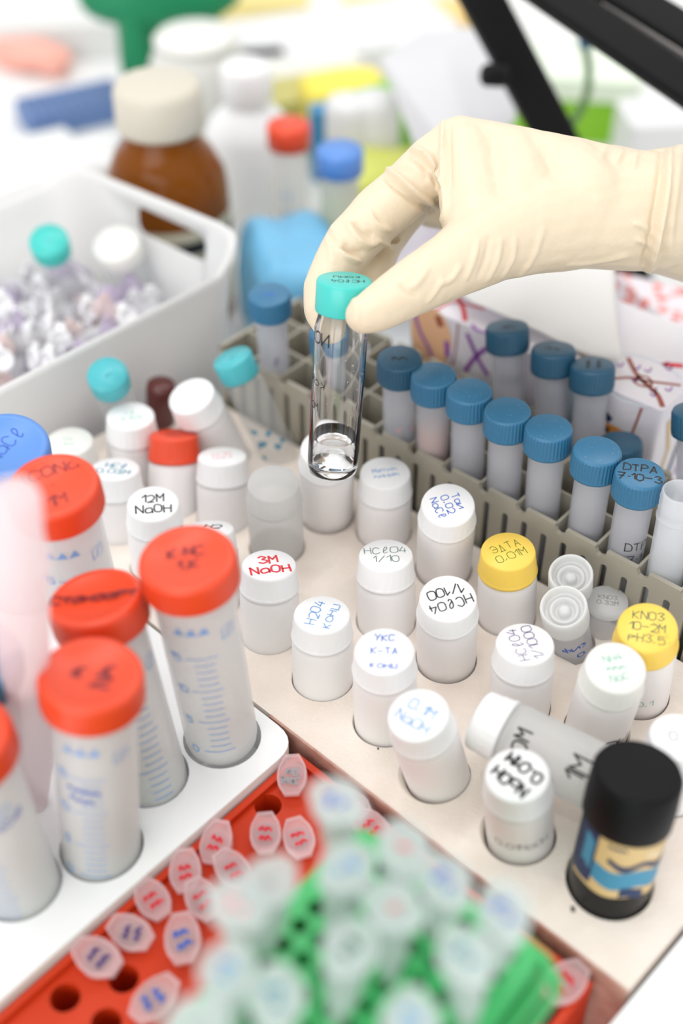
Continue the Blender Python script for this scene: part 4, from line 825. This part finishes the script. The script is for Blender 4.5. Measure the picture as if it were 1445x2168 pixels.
# latex folds: (points in the photo, height mm, half width mm); negative height = crease
folds = [([(938, 252), (937, 300), (942, 350), (945, 400), (946, 440), (934, 470)], 1.5, 1.1), ([(952, 260), (951, 330), (955, 400)], -.6, 1.2), ([(872, 316), (900, 326), (925, 360), (944, 392)], 1.5, 1.2), ([(860, 325), (893, 345), (920, 388), (938, 412)], -.8, 1.4),
 ([(818, 356), (850, 382), (885, 412), (930, 440)], 1.9, 1.3), ([(806, 368), (840, 398), (880, 428), (922, 452)], -1.2, 1.3), ([(905, 360), (912, 385), (930, 405)], .9, 1.2), ([(845, 350), (870, 352), (900, 372)], .6, 1.5),
 ([(780, 450), (800, 478), (830, 488)], 1.0, 1.4), ([(735, 470), (752, 500), (775, 518), (800, 514)], 1.1, 1.5), ([(750, 470), (768, 490), (790, 500)], -.9, 1.5), ([(715, 528), (735, 545), (765, 553)], 1.2, 1.2), ([(722, 520), (745, 532), (770, 535)], -1.0, 1.4), ([(700, 470), (712, 500), (730, 520)], .7, 1.5), ([(690, 500), (700, 530), (704, 560)], .5, 1.6),
 ([(800, 508), (830, 520), (845, 508)], .9, 1.0), ([(905, 565), (890, 590), (868, 612)], .7, 1.4), ([(845, 600), (862, 615), (885, 625)], -.7, 1.3), ([(1012, 505), (1002, 550), (985, 592)], .6, 1.3), ([(1035, 500), (1028, 545), (1010, 590)], -.5, 1.3), ([(1060, 505), (1052, 550), (1030, 595)], .6, 1.4), ([(1090, 500), (1085, 545), (1062, 590)], .5, 1.3), ([(1150, 480), (1130, 540), (1100, 585)], .5, 1.6),
 ([(930, 600), (955, 590), (975, 560)], .6, 1.3), ([(905, 640), (925, 612), (935, 585)], .5, 1.2), ([(1416, 318), (1408, 390), (1396, 460), (1382, 530), (1372, 572)], 2.6, 2.0), ([(1402, 318), (1396, 390), (1384, 460), (1370, 530), (1362, 565)], -1.3, 1.6), ([(1325, 298), (1312, 325), (1300, 350)], .6, 1.5), ([(1290, 290), (1280, 315), (1270, 335)], .4, 1.6), ([(1340, 470), (1362, 480), (1382, 500)], .8, 1.3), ([(1345, 505), (1362, 512), (1375, 525)], .7, 1.2), ([(1355, 300), (1345, 330), (1338, 360)], .6, 1.4), ([(1200, 560), (1260, 555), (1330, 540)], .5, 2.0), ([(1438, 300), (1430, 380), (1420, 460), (1415, 540)], 1.2, 2.2), ([(745, 625), (755, 655), (752, 690)], .4, 1.4)]
dsp = np.zeros(nv)
for pts, h_, w_ in folds:
    q = []
    for x, y in catmull([tuple(map(float, p)) for p in pts], 6):
        loc, nn, idx, dd = bvh.ray_cast(CAM, ray(x, y).normalized())
        if loc is not None: q.append(loc)
    if len(q) < 2: continue
    A_ = np.array([tuple(p) for p in q]); d2 = np.full(nv, 1e9); tt = np.zeros(nv)
    lo, hi = A_.min(0)-.01, A_.max(0)+.01; idx = np.where(((co > lo) & (co < hi)).all(1))[0]
    for i in range(len(A_)-1):
        ab = A_[i+1]-A_[i]; L2_ = (ab@ab)+1e-12; k = np.clip(((co[idx]-A_[i])@ab)/L2_, 0, 1); dd = np.linalg.norm(co[idx]-(A_[i]+k[:, None]*ab), axis=1)
        better = dd < d2[idx]; ii_ = idx[better]; d2[ii_] = dd[better]; tt[ii_] = (i+k[better])/(len(A_)-1)
    fall = np.sin(np.clip(tt, 0, 1)*PI)**.5*.8+.2
    dsp += np.where(d2 < .02, 2.0*h_*mm*np.exp(-(d2/(.95*w_*mm))**2)*fall, 0)
for i in range(nv):   # broad soft latex waviness
    p = Vector(co[i]); dsp[i] += .00045*noise.noise(p*55)+.00022*noise.noise(p*150)
co2 = co+no*dsp[:, None]; me.vertices.foreach_set('co', co2.ravel()); me.polygons.foreach_set('use_smooth', [True]*len(me.polygons)); me.materials.clear(); me.materials.append(GLOVE); me.update()
base = HP(1385, 446, 568)
t = thing('person', "person's right hand and forearm in a cream latex glove, pinching the glass vial", 'person', base)
ho = bpy.data.objects.new('gloved_hand', me); C.objects.link(ho); ho.parent = t; ho.matrix_parent_inverse = Matrix.Translation(-base)
b = MB(); p5, p6 = HP(1640, 480, 580), HP(2300, 640, 640); Ms = frame(p5, p6-p5); L = (p6-p5).length
b.lathe([(.036, -.002), (.0385, 0), (.039, .01), (.042, .04), (.044, L), (0, L)], 40, 0, Ms); o = b.build('sleeve', bump(mat('white_cotton', (.82, .83, .85), .8), 60, .5, .004)); o.parent = t; o.matrix_parent_inverse = Matrix.Translation(-base)
